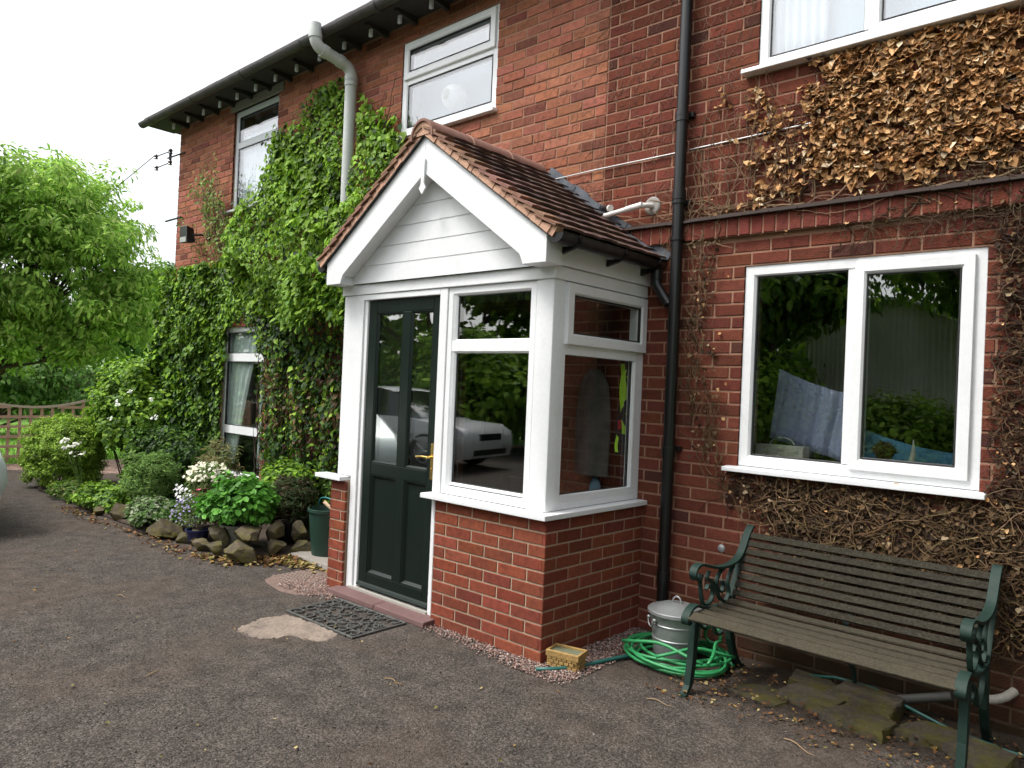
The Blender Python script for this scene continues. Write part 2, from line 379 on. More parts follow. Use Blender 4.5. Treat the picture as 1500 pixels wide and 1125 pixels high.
def room(parent, x0, x1, z0, z1, d=1.6, mt=None):
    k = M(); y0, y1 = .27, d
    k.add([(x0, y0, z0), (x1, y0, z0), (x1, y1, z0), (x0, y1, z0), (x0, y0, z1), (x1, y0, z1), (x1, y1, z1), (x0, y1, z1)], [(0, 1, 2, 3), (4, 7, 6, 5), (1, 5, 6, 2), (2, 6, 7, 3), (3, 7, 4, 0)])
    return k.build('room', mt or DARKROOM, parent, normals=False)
NF = -.012   # window face 12 mm behind the brick face
def casement(parent, T, x0, x1, z0, z1, g, n, mt):
    k = M(); w_ = g[0]-x0
    k.frame(T, x0, x1, z0, z1, w_, n-.05, n+.022, .016); c = k.build('sash', mt, parent)
    return c
# lower right window
f = M(); f.frame(TW, .63, 1.86, 1.11, 2.29, .068, NF-.06, NF, .014)
f.prism([(1.215, 1.176), (1.262, 1.176), (1.262, 2.225), (1.215, 2.225)], TW, NF-.06, NF-.001)
win = f.build('window', PVC, house)
fixed_light(win, TW, (.705, 1.215, 1.18, 2.225), NF, GLASS)
casement(win, TW, 1.255, 1.812, 1.152, 2.256, (1.318, 0, 0, 0), NF, PVC)
fixed_light(win, TW, (1.318, 1.749, 1.218, 2.192), NF+.022, GLASS)
sill(win, .565, 1.895, 1.104, -.07)
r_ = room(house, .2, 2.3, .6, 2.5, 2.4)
# upper right window
f = M(); f.frame(TW, .66, 1.95, 3.455, 4.60, .065, NF-.06, NF, .014); f.prism([(1.245, 3.52), (1.29, 3.52), (1.29, 4.54), (1.245, 4.54)], TW, NF-.06, NF-.001)
win = f.build('window', PVC, house)
fixed_light(win, TW, (.725, 1.245, 3.52, 4.54), NF, GLASSU)
casement(win, TW, 1.275, 1.925, 3.475, 4.58, (1.34, 0, 0, 0), NF, PVC); fixed_light(win, TW, (1.34, 1.86, 3.54, 4.515), NF+.022, GLASSU)
sill(win, .585, 2.03, 3.45, -.07)
room(house, .3, 2.4, 3.0, 4.7, 2.0, mat('pale_room', (.30, .32, .34), .9))
# upper middle window
f = M(); f.frame(TW, -2.665, -1.49, 3.705, 4.54, .07, NF-.06, NF, .014); f.prism([(-2.6, 4.155), (-1.55, 4.155), (-1.55, 4.235), (-2.6, 4.235)], TW, NF-.06, NF-.001)
win = f.build('window', PVC, house)
fixed_light(win, TW, (-2.592, -1.563, 3.78, 4.150), NF, GLASSU)
casement(win, TW, -2.63, -1.52, 4.20, 4.52, (-2.563, 0, 0, 0), NF, PVC); fixed_light(win, TW, (-2.563, -1.587, 4.268, 4.452), NF+.022, GLASSU)
sill(win, -2.76, -1.47, 3.70, -.05)
room(house, -3.2, -1.1, 3.2, 4.7, 2.2, MATS['pale_room'])
# upper left window
f = M(); f.frame(TW, -5.74, -4.76, 3.44, 4.60, .065, -.09, -.03, .014); f.prism([(-5.68, 4.165), (-4.82, 4.165), (-4.82, 4.235), (-5.68, 4.235)], TW, -.09, -.031)
win = f.build('window', PVC_OLD, house)
fixed_light(win, TW, (-5.672, -4.828, 3.51, 4.16), -.03, GLASSU); fixed_light(win, TW, (-5.672, -4.828, 4.24, 4.532), -.03, GLASSU)
sill(win, -5.87, -4.70, 3.43, -.07, PVC_OLD)
room(house, -6.3, -4.2, 3.0, 4.7, 2.2, MATS['pale_room'])
# tall lower left window
f = M(); f.frame(TW, -5.79, -4.83, .36, 2.08, .065, -.09, -.03, .014)
for zc in (1.73, .90): f.prism([(-5.73, zc-.045), (-4.89, zc-.045), (-4.89, zc+.045), (-5.73, zc+.045)], TW, -.09, -.031)
win = f.build('window', PVC, house)
for a, b in ((.43, .85), (.95, 1.68), (1.78, 2.01)): fixed_light(win, TW, (-5.722, -4.898, a, b), -.03, GLASSU)
sill(win, -5.85, -4.78, .35, -.06)
room(house, -6.2, -4.3, .2, 2.3, 1.8)
# net curtains and hangings (each hangs in its room)
def curtain(name, label, x0, x1, z0, z1, y, mt, waves=7, amp=.03, top=None, group=None):
    nx, nz = 60, 8; V = []; F = []
    for j in range(nz+1):
        t = j/nz; z = z1+(z0-z1)*t
        for i in range(nx+1):
            s_ = i/nx; xx0, xx1 = x0, x1
            if top is not None: xx1 = top+(x1-top)*t**.7
            V.append((xx0+(xx1-xx0)*s_, y+amp*math.sin(s_*waves*6.28+math.sin(t*3)), z))
    for j in range(nz):
        for i in range(nx): a = j*(nx+1)+i; F.append((a, a+1, a+nx+2, a+nx+1))
    k = M(); k.add(V, F); o = k.build(name, mt, None, smooth=True, normals=False)
    so_ = o.modifiers.new('thick', 'SOLIDIFY'); so_.thickness = .003
    return tag(o, label, 'curtain')
curtain('curtain', 'white net curtain in the left half of the upper right window', .70, 1.02, 3.5, 4.6, .10, CURT, 6, .015)
curtain('curtain', 'pale blind behind the whole upper right window, standing in for reflected sky', .68, 1.92, 3.47, 4.58, .16, mat('sky_reflection_blind', (.55, .63, .70), .9, trans=.3), 1, .002)  # pale blue blind imitates the sky reflected in this glass
curtain('curtain', 'pale blind filling the upper left window above the ivy, standing in for reflected sky', -5.7, -4.8, 3.46, 4.33, .11, CURT, 9, .008)  # white surface close behind the pane, in place of its bright sky reflection
curtain('curtain', 'long pale green curtain gathered at the left of the tall ground floor window', -5.75, -5.55, .5, 2.05, .085, CURTG, 4, .012, top=-5.0)
curtain('curtain', 'long pale green curtain hanging at the right edge of the tall ground floor window', -5.05, -4.86, .5, 2.05, .085, CURTG, 3, .012)
curtain('curtain', 'white blind behind the window above the porch roof, standing in for reflected sky', -2.75, -1.4, 3.65, 4.28, .30, MATS['sky_reflection_blind'], 2, .004)  # pale blind brightens the pane in place of reflected sky
k = M(); k.lathe([(0, -.11)]+[(.11*math.sin(a), -.11*math.cos(a)) for a in np.linspace(.2, 2.95, 12)]+[(0, .11)], (-2.12, .14, 3.98), 24)
PAPER = mat('paper', (.85, .85, .82), .9, trans=.4)
tag(k.build('paper_lampshade', PAPER, None, smooth=True), 'round white paper lampshade seen through the window above the porch', 'lampshade')

# ------------------------------------------------------------ eaves, gutter, roof
EX0, EX1, EY = -7.50, 4.6, -.30
m = M()
m.box((EX0, EY+.02, 4.715), (EX1, .05, 4.733)); m.build('soffit', WOODD, house)
for xr in list(np.arange(-6.95, 4.5, .405)):
    k = M(); k.hexa([(xr-.018, EY+.06, 4.685), (xr+.018, EY+.06, 4.685), (xr+.018, -.003, 4.655), (xr-.018, -.003, 4.655), (xr-.018, EY+.06, 4.714), (xr+.018, EY+.06, 4.714), (xr+.018, -.003, 4.714), (xr-.018, -.003, 4.714)])
    k.build('rafter_foot', WOODD, house)
    k = M(); k.box((xr-.016, -.20, 4.60), (xr+.016, -.178, 4.668)); k.build('rafter_tip', PVC_OLD, house)
# half round gutter
k = M(); seg = 10; pr = [(EY-.005+.055*math.cos(a)-.055, 4.725-.055*math.sin(a)) for a in np.linspace(0, math.pi, seg)]
inn = [(EY-.005+.049*math.cos(a)-.055, 4.725-.049*math.sin(a)) for a in np.linspace(math.pi, 0, seg)]
k.prism(pr+inn, lambda u, v, n: (n, u, v), EX0, EX1)
for xb in np.arange(-7.2, 4.5, 1.15): k.prism([(y*1.0+(.008 if False else 0), z) for y, z in [(p[0]-.004 if p[0] < -.36 else p[0]+.004, p[1]-.006) for p in pr]]+[(p[0], p[1]) for p in inn], lambda u, v, n: (n, u, v), xb-.03, xb+.03)
k.build('gutter', mat('old_gutter', (.045, .04, .04), .6, noise=(8, .5, (.10, .09, .085))), house)
RH = 1.5
k = M(); n0 = (EX0-.03, EY-.04, 4.735)
k.add([n0, (EX1, EY-.04, 4.735), (EX1, 2.2, 4.735+RH), (EX0+2.5, 2.2, 4.735+RH), (EX0-.03, 4.4, 4.735), (EX1, 4.4, 4.735),
       (EX0-.03, EY-.04, 4.775), (EX1, EY-.04, 4.775), (EX1, 2.2, 4.775+RH), (EX0+2.5, 2.2, 4.775+RH), (EX0-.03, 4.4, 4.775), (EX1, 4.4, 4.775)],
      [(0, 1, 2, 3), (0, 3, 4), (3, 2, 5, 4), (6, 9, 8, 7), (6, 10, 9), (9, 10, 11, 8), (0, 6, 7, 1), (0, 4, 10, 6), (1, 7, 8, 2), (4, 5, 11, 10), (2, 8, 11, 5)])
# overlapping courses of slates near the eave
for r in range(10):
    for i in range(48):
        x0 = EX0+.02+i*.25+(r % 2)*.12; y0 = EY-.05+r*.17
        if x0+.24 > EX1 or x0 < EX0+r*.17: continue
        s_ = RH/2.5; z = lambda y: 4.78+(y-EY+.04)*s_
        d = .012+rnd.uniform(0, .004)
        k.hexa([(x0, y0, z(y0)+.004), (x0+.244, y0, z(y0)+.004), (x0+.244, y0+.24, z(y0+.24)), (x0, y0+.24, z(y0+.24)), (x0, y0, z(y0)+.004+d), (x0+.244, y0, z(y0)+.004+d), (x0+.244, y0+.24, z(y0+.24)+d*.5), (x0, y0+.24, z(y0+.24)+d*.5)])
k.build('roof', SLATE, house)
# grey soil pipe
m = M(); R1 = .055
def bend(p): # rounded path through points
    out = [Vector(p[0])]
    for a, b, c in zip(p[:-2], p[1:-1], p[2:]):
        a, b, c = Vector(a), Vector(b), Vector(c); d1 = (a-b).normalized()*.09; d2 = (c-b).normalized()*.09
        for t in np.linspace(0, 1, 6): out.append((b+d1)*(1-t)**2+b*2*t*(1-t)+(b+d2)*t*t)
    return out+[Vector(p[-1])]
P0 = [(-3.31, -.085, 2.4), (-3.32, -.085, 4.46), (-3.38, -.45, 4.56), (-3.38, -.45, 4.70)]
m.tube(bend(P0), R1, 16); 
for z in (4.29, 4.33, 3.1): m.tube([(-3.318, -.085, z), (-3.318, -.085, z+.055)], R1+.007, 16)
m.tube([(-3.38, -.45, 4.625), (-3.38, -.45, 4.665)], R1+.007, 16); m.tube([(-3.38, -.45, 4.69), (-3.38, -.45, 4.76)], R1-.006, 16)
q0, q1 = Vector((-3.334, -.175, 4.485)), Vector((-3.367, -.37, 4.538)); m.tube([q0, q0+(q1-q0)*.25], R1+.006, 16); m.tube([q1-(q1-q0)*.2, q1+(q1-q0)*.06], R1+.006, 16)
tag(m.build('soil_pipe', GREYP, house, auto=35), 'grey vertical waste pipe rising out of the creeper')
# black downpipe
m = M(); DX, DY = .205, -.062
m.tube([(DX, DY, .0), (DX, DY, 4.75)], .036, 20)
for z in (3.22, 2.73, 1.12, .35): m.tube([(DX, DY, z), (DX, DY, z+.06)], .042, 20)
for z in (2.70, 2.47, 1.16, 3.25):
    m.box((DX-.06, -.035, z), (DX+.06, .004, z+.03)); m.tube([(DX, DY, z+.003), (DX, DY, z+.025)], .0435, 20)
tag(m.build('downpipe', BLACKP, house, auto=35), 'black vertical rainwater pipe right of the porch')
# overflow pipes and lead patch by the porch roof
m = M(); m.tube(bend([(-.02, .0, 2.735), (-.02, -.075, 2.735), (-.36, -.085, 2.69)]), .0165, 14); m.tube([(-.17, -.08, 2.715), (-.05, -.076, 2.731)], .0205, 14)
tag(m.build('overflow_pipe', WHITEP, house, auto=35), 'white plastic pipe stub elbowed along the wall')
m = M(); m.tube([(-.40, -.03, 2.76), (-.31, -.075, 2.742)], .021, 14); m.cur = 1; m.tube([(-.31, -.075, 2.742), (-.293, -.083, 2.739)], .0225, 14)
tag(m.build('overflow_pipe', [BLACKP, WHITEP], house, auto=35), 'short black pipe stub with a white cap')
m = M(); m.lathe([(0, 0), (.06, 0), (.05, .006), (0, .008)], (0, 0, 0), 16)
for i, v in enumerate(m.v): m.v[i] = (v[0]-.02, -v[2]-.0045, v[1]+2.735)
m.build('mortar_patch', mat('grey_mortar', (.30, .28, .26), .95, noise=(30, .6, (.2, .18, .16))), house)
# cable across the brickwork
m = M(); m.tube([(-1.75, -.012, 3.015), (-.49, -.012, 3.046), (.17, -.010, 3.05)], .0045, 8); m.tube([(.24, -.012, 3.052), (.95, -.012, 3.062), (2.6, -.012, 3.08)], .0045, 8)
tag(m.build('wall_cable', ALU, house), 'pale straight cable pinned across the upper brickwork')
m = M(); m.lathe([(0, 0), (.024, 0), (.022, .004), (.010, .009), (0, .009)], (0, 0, 0), 20)
for i, v in enumerate(m.v): m.v[i] = (v[0]+.555, -v[2]-.003, v[1]+.605)
tag(m.build('access_cap', GALV, house), 'small round metal cap low in the wall left of the bench')
# inner front door behind the porch glass
IT = lambda u, z, n: (u, -.012-n, z)
m = M(); m.frame(IT, -1.62, -.74, .06, 2.06, .055, 0, .05, .01); dr = m.build('inner_door', DOORP, house)
m = M(); m.prism([(-1.56, .12), (-.80, .12), (-.80, 2.0), (-1.56, 2.0)], IT, 0, .022)
for a, b in ((-1.46, -1.22), (-1.14, -.90)):
    for c, d in ((.28, .85), (1.0, 1.6), (1.68, 1.9)): m.frame(IT, a, b, c, d, .025, .018, .034, .01)
m.build('door_leaf', DOORP, dr, bevel=.002)

# ------------------------------------------------------------ porch
porch = thing('porch', 'white gabled entrance porch on a low brick base, tiled roof, dark green door', 'porch', (-1.02, -.5, 0))
YF = -.955; XS = -.04; ZB = .794
PF = lambda u, z, n: (u, -.99-n, z); PS = lambda u, z, n: (n, u, z)
pc = lambda x, z: vary((.245, .067, .039), .18) if rnd.random() > .15 else vary((.19, .053, .034), .15)
m = M(); chh = ZB/11
bricks(m, PF, -.904, -.001, 0, ZB, pc, (), bw=.225, ch=chh, j=.0105, off=-.0102, jit=.0007, row0=1)
bricks(m, PS, -.989, -.002, 0, ZB, pc, (), bw=.225, ch=chh, j=.0105, off=-.0895+.0105*0, jit=.0007, row0=0)
m.cur = 1; m.col = (1, 1, 1)
m.box((-.904, -.985, -.05), (-.005, -.89, ZB-.002)); m.box((-.1, -.89, -.05), (-.005, 0, ZB-.002)); m.build('brick_base', [BRICK, MORT], porch)
m = M()
bricks(m, PF, -2.043, -1.862, 0, ZB, pc, (), bw=.225, ch=chh, j=.0105, off=-2.02, jit=.0007)
bricks(m, lambda u, z, n: (-2.044-n, u, z), -.989, -.002, 0, ZB, pc, (), bw=.225, ch=chh, j=.0105, off=-.0895, jit=.0007)
m.cur = 1; m.col = (1, 1, 1)
m.box((-2.039, -.985, -.05), (-1.864, -.89, ZB-.002)); m.box((-2.039, -.89, -.05), (-1.94, 0, ZB-.002))
m.build('brick_pier', [BRICK, MORT], porch)
# sills
m = M()
def sillseg(poly, z): m.prism(poly, lambda u, v, n: (u, v, n), z-.03, z)
sillseg([(-.995, -.945), (-.995, -1.042), (.032, -1.042), (.032, .0), (-.06, .0), (-.06, -.945)], .822)
m.build('sill', PVC, porch, bevel=.004)
m = M(); sillseg([(-2.19, -.93), (-2.19, -1.035), (-1.875, -1.035), (-1.875, -.93)], .822); m.build('sill', PVC, porch, bevel=.004)
TF = lambda u, z, n: (u, YF-n, z); TSd = lambda u, z, n: (XS+n, u, z)
# corner post + framing
m = M(); m.prism([(-.165, -.90), (-.165, YF), (XS-.02, YF), (XS-.006, YF+.006), (XS, YF+.02), (XS, -.862), (-.10, -.862), (-.10, -.90)], lambda u, v, n: (u, v, n), .825, 2.135); m.build('corner_post', PVC, porch, auto=25)
f = M(); f.frame(TF, -.905, -.172, .825, 2.130, .052, -.06, -.006, .012); f.frame(TF, -.900, -.137, .80+.03, 2.128, .03, -.06, -.0075, .004)
f.prism([(-.86, 1.726), (-.17, 1.726), (-.17, 1.790), (-.86, 1.790)], TF, -.06, -.008)
fw = f.build('window', PVC, porch)
f = M(); f.frame(TF, -.85, -.168, .883, 1.733, .018, -.05, -.011, .012); f.frame(TF, -.85, -.168, 1.783, 2.108, .018, -.05, -.011, .012); f.build('bead', PVC, fw)
fixed_light(fw, TF, (-.836, -.178, .90, 1.722), -.02, GLASSP); fixed_light(fw, TF, (-.836, -.178, 1.796, 2.096), -.02, GLASSP)
# side window
f = M(); f.frame(TSd, -.862, -.002, .825, 2.13, .04, -.06, -.003, .008); f.prism([(-.83, 1.715), (-.03, 1.715), (-.03, 1.775), (-.83, 1.775)], TSd, -.06, -.005)
fs_ = f.build('window', PVC, porch)
f = M(); f.frame(TSd, -.856, -.086, .890, 1.738, .018, -.05, -.006, .012); f.prism([(-.09, .86), (-.03, .86), (-.03, 2.10), (-.09, 2.10)], TSd, -.06, -.004); f.prism([(-.83, .86), (-.09, .86), (-.09, .905), (-.83, .905)], TSd, -.06, -.0045); f.build('bead', PVC, fs_)
fixed_light(fs_, TSd, (-.840, -.10, .906, 1.722), -.015, GLASSS)
casement(fs_, TSd, -.846, -.010, 1.772, 2.122, (-.778, 0, 0, 0), 0, PVC); fixed_light(fs_, TSd, (-.778, -.078, 1.840, 2.054), .02, GLASSS)
# left panel and side wall panel
m = M(); m.prism([(-2.02, .825), (-1.80, .825), (-1.80, 2.13), (-2.02, 2.13)], TF, -.06, .0)
m.box((-2.02, YF+.062, .80), (-1.97, -.002, 2.12)); m.build('side_panel', PVC, porch, bevel=.008)
# head band, fascia
m = M(); m.box((-2.035, YF-.012, 2.132), (XS+.012, -.90, 2.205)); m.box((XS-.06, -.899, 2.132), (XS+.012, -.002, 2.205)); m.box((-2.035, -.899, 2.132), (-1.97, -.002, 2.205)); m.build('header', PVC, porch, bevel=.004)
m = M(); m.box((XS-.05, YF+.0, 2.207), (XS+.03, -.002, 2.40)); m.build('fascia', PVC, porch, bevel=.003)
m = M(); m.box((-2.05, YF, 2.207), (-1.99, -.002, 2.40)); m.build('fascia', PVC, porch, bevel=.003)
# door frame
m = M()
m.prism([(-1.852, .028), (-1.782, .028), (-1.782, 2.13), (-1.852, 2.13)], TF, -.07, .004); m.prism([(-1.782, .03), (-1.748, .03), (-1.748, 2.098), (-1.782, 2.098)], TF, -.07, -.010)
m.prism([(-1.798, 2.09), (-.978, 2.09), (-.978, 2.13), (-1.798, 2.13)], TF, -.07, .003); m.prism([(-.972, .028), (-.938, .028), (-.938, .795), (-.972, .795)], TF, -.07, .006)
m.prism([(-.978, .823), (-.906, .823), (-.906, 2.13), (-.978, 2.13)], TF, -.07, .003)
m.build('door_frame', PVC, porch, bevel=.005)
m = M(); m.box((-1.80, YF-.02, .03), (-.97, YF+.07, .055)); m.build('threshold', mat('aluminium_dull', (.42, .40, .36), .6, metal=.3), porch)
# door leaf
DN = -.022
m = M(); X0, X1, D0, D1 = -1.745, -.98, .066, 2.088
def rail(a, b, c, d, n=DN): m.prism([(a, c), (b, c), (b, d), (a, d)], TF, DN-.045, n)
rail(X0, -1.655, D0, D1); rail(-1.062, X1, D0, D1); rail(-1.655, -1.062, 2.0, D1, DN-.0005); rail(-1.655, -1.062, .86, .945, DN-.0005); rail(-1.655, -1.062, D0, .165, DN-.0005); rail(-1.372, -1.287, .165, 2.0, DN-.001)
door = m.build('door', DOORP, porch, bevel=.004)
m = M()
for a, b in ((-1.655, -1.372), (-1.287, -1.062)):
    m.prism([(a, .165), (b, .165), (b, .86), (a, .86)], TF, DN-.035, DN-.022)
    m.frame(TF, a, b, .165, .86, .028, DN-.03, DN-.004, .02)
m.build('panel', DOORP, door)
m = M(); m.hexa([(-1.735, YF-DN-.025, .075), (-.99, YF-DN-.025, .075), (-.99, YF-DN, .075), (-1.735, YF-DN, .075), (-1.735, YF-DN-.02, .092), (-.99, YF-DN-.02, .092), (-.99, YF-DN, .098), (-1.735, YF-DN, .098)]); m.build('weather_bar', mat('green_paint_worn', (.009, .017, .014), .6), door)
for a, b in ((-1.655, -1.372), (-1.287, -1.062)):
    k = M(); k.frame(TF, a, b, .945, 2.0, .018, DN-.03, DN-.002, .012); k.build('bead', DOORP, door)
    k = M(); pane(k, TF, a+.014, b-.014, .957, 1.99, DN-.015); k.build('pane', GLASSD, door)
m = M(); m.prism([(-1.025, .895), (-.998, .895), (-.998, 1.128), (-1.025, 1.128)], TF, DN, DN+.008)
m.tube([TF(-1.012, 1.04, DN), TF(-1.012, 1.04, DN+.05)], .008, 10); m.tube([TF(-1.008, 1.04, DN+.048), TF(-1.06, 1.042, DN+.052), TF(-1.12, 1.036, DN+.05)], [.0085, .0075, .007], 10)
m.tube([TF(-1.012, .965, DN+.006), TF(-1.012, .965, DN+.013)], .007, 10)
m.build('handle', BRASS, door, bevel=.002)
# gable cladding
TG = lambda u, z, n: (u, -.990-n, z)
RX, RZ, SL = -1.02, 3.09, .705
m = M(); z = 2.206
while z < 2.95:
    zt = min(z+.122, 2.98)
    def hw(zz): return (RZ-.05-zz)/SL
    a, b, c = hw(z), hw(zt), .008
    a = min(a, .99); b = min(b, .99)
    m.prism([(RX-a, z), (RX+a, z), (RX+b, zt-c), (RX-b, zt-c)], TG, -.01, .0)
    m.prism([(RX-b, zt-c), (RX+b, zt-c), (RX+b-.01, zt), (RX-b+.01, zt)], TG, -.01, -.006)
    z = zt
m.build('gable_cladding', PVC, porch)
# bargeboards
TB = lambda u, z, n: (u, -1.075-n, z)
m = M()
for s in (-1, 1):
    q = [(0, 3.088), (0, 2.845), (.835, 2.845-.835*SL), (.862, 2.197), (1.03, 2.197), (1.03, 3.088-1.03*SL)]
    m.prism([(RX+s*(a if i or True else a)+ (s*.0006 if a == 0 else 0), z) for i, (a, z) in enumerate(q)], TB, 0, .025)
barge = m.build('bargeboard', PVC, porch, bevel=.003)
m = M()  # undersoffit and box ends
for s in (-1, 1):
    q = [(.0, 2.87), (.0, 2.855), (.85, 2.855-.85*SL), (.85, 2.87-.85*SL)]
    m.prism([(RX+s*a, z) for a, z in q], lambda u, z, n: (u, n, z), -1.074, -.991)
    m.prism([(RX+s*.863, 2.199), (RX+s*1.028, 2.199), (RX+s*1.028, 2.36), (RX+s*.863, 2.40)], lambda u, z, n: (u, n, z), -1.074, -.953)
m.build('soffit', PVC, porch, bevel=.002)
TBf = lambda u, z, n: (RX+u, -1.101-n, z)
m = M(); m.prism([(-.017, 2.93), (-.014, 2.775), (-.03, 2.745), (0, 2.705), (.03, 2.745), (.014, 2.775), (.017, 2.93)], TBf, 0, .014)
m.build('finial', PVC, porch, bevel=.002)
# roof tiles
def slope_tiles(s, parent):
    m = M(); L = 1.335; rows = 12; ga = L/rows; ca, sa = 1/math.hypot(1, SL), SL/math.hypot(1, SL)
    def T(d, y, h): # d down the slope from the ridge
        return (RX+s*(d*ca+h*sa*1.0), y, 3.115-d*sa+h*ca)
    for r in range(rows):
        d1 = (r+1)*ga+.012 if r < rows-1 else L; d0 = d1-ga-.06
        y = -1.135; i = 0
        if r % 2: tiles = [.083]+[.165]*7
        else: tiles = [.165]*7
        for wd in tiles:
            y1 = min(y+wd-.003, -.004)
            if y1 <= y+.02: break
            c = rnd.random()
            m.col = vary((.125, .072, .058), .22) if c < .75 else vary((.075, .048, .043), .2)
            if y < -1.12: m.col = vary((.28, .15, .10), .15)
            jt = rnd.uniform(-.004, .004); h0 = .010; h1 = .054+rnd.uniform(-.003, .003); th = .015
            ym = (y+y1)/2; cam_ = .004
            d0_ = max(d0, .0)
            vs = [T(d0_, y, h0), T(d0_, y1, h0), T(d1+jt, y1, h1-th-cam_), T(d1+jt, ym, h1-th), T(d1+jt, y, h1-th-cam_), T(d0_, y, h0+th), T(d0_, y1, h0+th), T(d1+jt, y1, h1-cam_), T(d1+jt, ym, h1), T(d1+jt, y, h1-cam_), ]
            m.add(vs, [(0, 4, 3, 2, 1), (5, 6, 7, 8, 9), (0, 1, 6, 5), (1, 2, 7, 6), (2, 3, 8, 7), (3, 4, 9, 8), (4, 0, 5, 9)])
            y = y1+.003
    o = m.build('roof_tiles', TILE, parent, bevel=.0)
    # peach mortar bedding and undercloak along the verge
    k = M(); 
    for r in range(rows):
        for q in range(3):
            a0 = ga*(r+q/3); a1 = ga*(r+(q+1)/3)+.001; yy = -1.121+rnd.uniform(-.005, .005); t0 = .004+.034*(q/3); t1 = .004+.034*((q+1)/3)
            k.hexa([T(a0, yy, -.024), T(a1, yy, -.024), T(a1, -1.06, -.024), T(a0, -1.06, -.024), T(a0, yy+.004, t0), T(a1, yy+.004, t1), T(a1, -1.06, t1), T(a0, -1.06, t0)])
    k.build('verge_mortar', PEACH, parent)
    k = M(); k.hexa([T(.0, -1.12, -.032), T(L-.02, -1.12, -.032), T(L-.02, -.004, -.032), T(0, -.004, -.032), T(0, -1.12, -.023), T(L-.02, -1.12, -.023), T(L-.02, -.004, -.023), T(0, -.004, -.023)]); k.build('roof_deck', WOODD, parent)
    return T, L
for s in (1, -1):
    T_, L_ = slope_tiles(s, porch)
    # stepped lead flashing against the wall
    k = M(); nf = 9
    for i in range(nf):
        a0 = .10+(L_-.10)*i/nf; a1 = .10+(L_-.10)*(i+1)/nf+.02; hb = .085+rnd.uniform(-.008, .012); yo = -.006-(i % 2)*.004
        b0, b1, b2, b3 = T_(a0, yo, .03), T_(a1, yo, .03), T_(a1-.0, yo, hb), T_(a0, yo, hb)
        th = .004
        k.hexa([(b0[0], yo-th, b0[2]), (b1[0], yo-th, b1[2]), (b1[0], yo, b1[2]), (b0[0], yo, b0[2]), (b3[0], yo-th, b3[2]), (b2[0], yo-th, b2[2]), (b2[0], yo, b2[2]), (b3[0], yo, b3[2])])
        p = [T_(a0, -.075-rnd.uniform(0, .008), .036+(i % 2)*.004), T_(a1, -.075-rnd.uniform(0, .008), .036+(i % 2)*.004), T_(a1, yo, .04+(i % 2)*.004), T_(a0, yo, .04+(i % 2)*.004)]
        k.hexa(p+[(q[0]+.002*s, q[1], q[2]+.004) for q in p])
    k.build('flashing', LEAD, porch)
# ridge tiles
for i in range(3):
    y0 = -1.14+i*.378; y1 = y0+.372; k = M(); prof = []
    for a in np.linspace(-.12, math.pi+.12, 15): prof.append((RX+.105*math.cos(a), 3.065+.115*math.sin(a)))
    inn = [(RX+(x-RX)*.86, 3.065+(z-3.065)*.86) for x, z in prof[::-1]]
    k.prism(prof+inn, lambda u, v, n: (u, n, v), y0, y1)
    if i == 0:
        k.cur = 1; k.prism([(RX+.085*math.cos(a), 3.085+.082*math.sin(a)) for a in np.linspace(-.1, math.pi+.1, 12)], lambda u, v, n: (u, n, v), y0+.012, y0+.06)
    else:
        k.cur = 1; k.prism([(RX+(x-RX)*1.02, 3.065+(z-3.065)*1.02) for x, z in prof]+inn, lambda u, v, n: (u, n, v), y0-.008, y0+.004)
    k.build('ridge_tile', [RIDGE, PEACH], porch, auto=40)
# gutters
for s, xg in ((1, .075), (-1, -2.115)):
    k = M(); gz = 2.345; r = .05
    prof = [(xg+r*math.cos(a), gz-r*math.sin(a)) for a in np.linspace(0, math.pi, 12)]; inn = [(xg+r*.9*math.cos(a), gz-r*.9*math.sin(a)) for a in np.linspace(math.pi, 0, 12)]
    k.prism(prof+inn, lambda u, v, n: (u, n, v), -1.10, -.03)
    k.prism([(xg+r*1.02*math.cos(a), gz-r*1.02*math.sin(a)) for a in np.linspace(0, math.pi, 12)], lambda u, v, n: (u, n, v), -1.106, -1.098)
    for y in (-.95, -.5, -.12):
        xw = XS+.03 if s > 0 else -2.05
        k.prism([(xw, gz-.085), (xg, gz-.062), (xg+s*r*1.15, gz-.02), (xg+s*r*1.15, gz+.008), (xg+s*.03, gz-.045), (xw, gz-.045)], lambda u, v, n: (u, n, v), y-.012, y+.012)
    if s > 0:
        k.tube([(xg, -.07, gz-.04), (xg, -.07, gz-.14), (.12, -.065, gz-.21), (.165, -.063, gz-.27)], .031, 14); k.tube([(xg, -.07, gz-.11), (xg, -.07, gz-.05)], .037, 14)
    k.build('gutter', BLACKP, porch, auto=35)
# ceiling inside porch and floor
m = M(); m.box((-1.97, -.90, 2.17), (-.10, -.003, 2.19)); m.build('ceiling', PVC_OLD, porch)
m = M(); m.box((-1.94, -.884, .0), (-.101, -.003, .05)); m.build('porch_floor', mat('floor_tile', (.12, .06, .05), .6), porch)
# door step
m = M(); 
for a, b in ((-1.90, -1.37), (-1.366, -.868)): m.hexa([(a, -1.085, .0), (b, -1.085, .0), (b, -.99, .0), (a, -.99, .0), (a, -1.08, .034), (b, -1.08, .034), (b, -.93, .042), (a, -.93, .042)])
m.build('door_step', QUARRY, porch, bevel=.005)

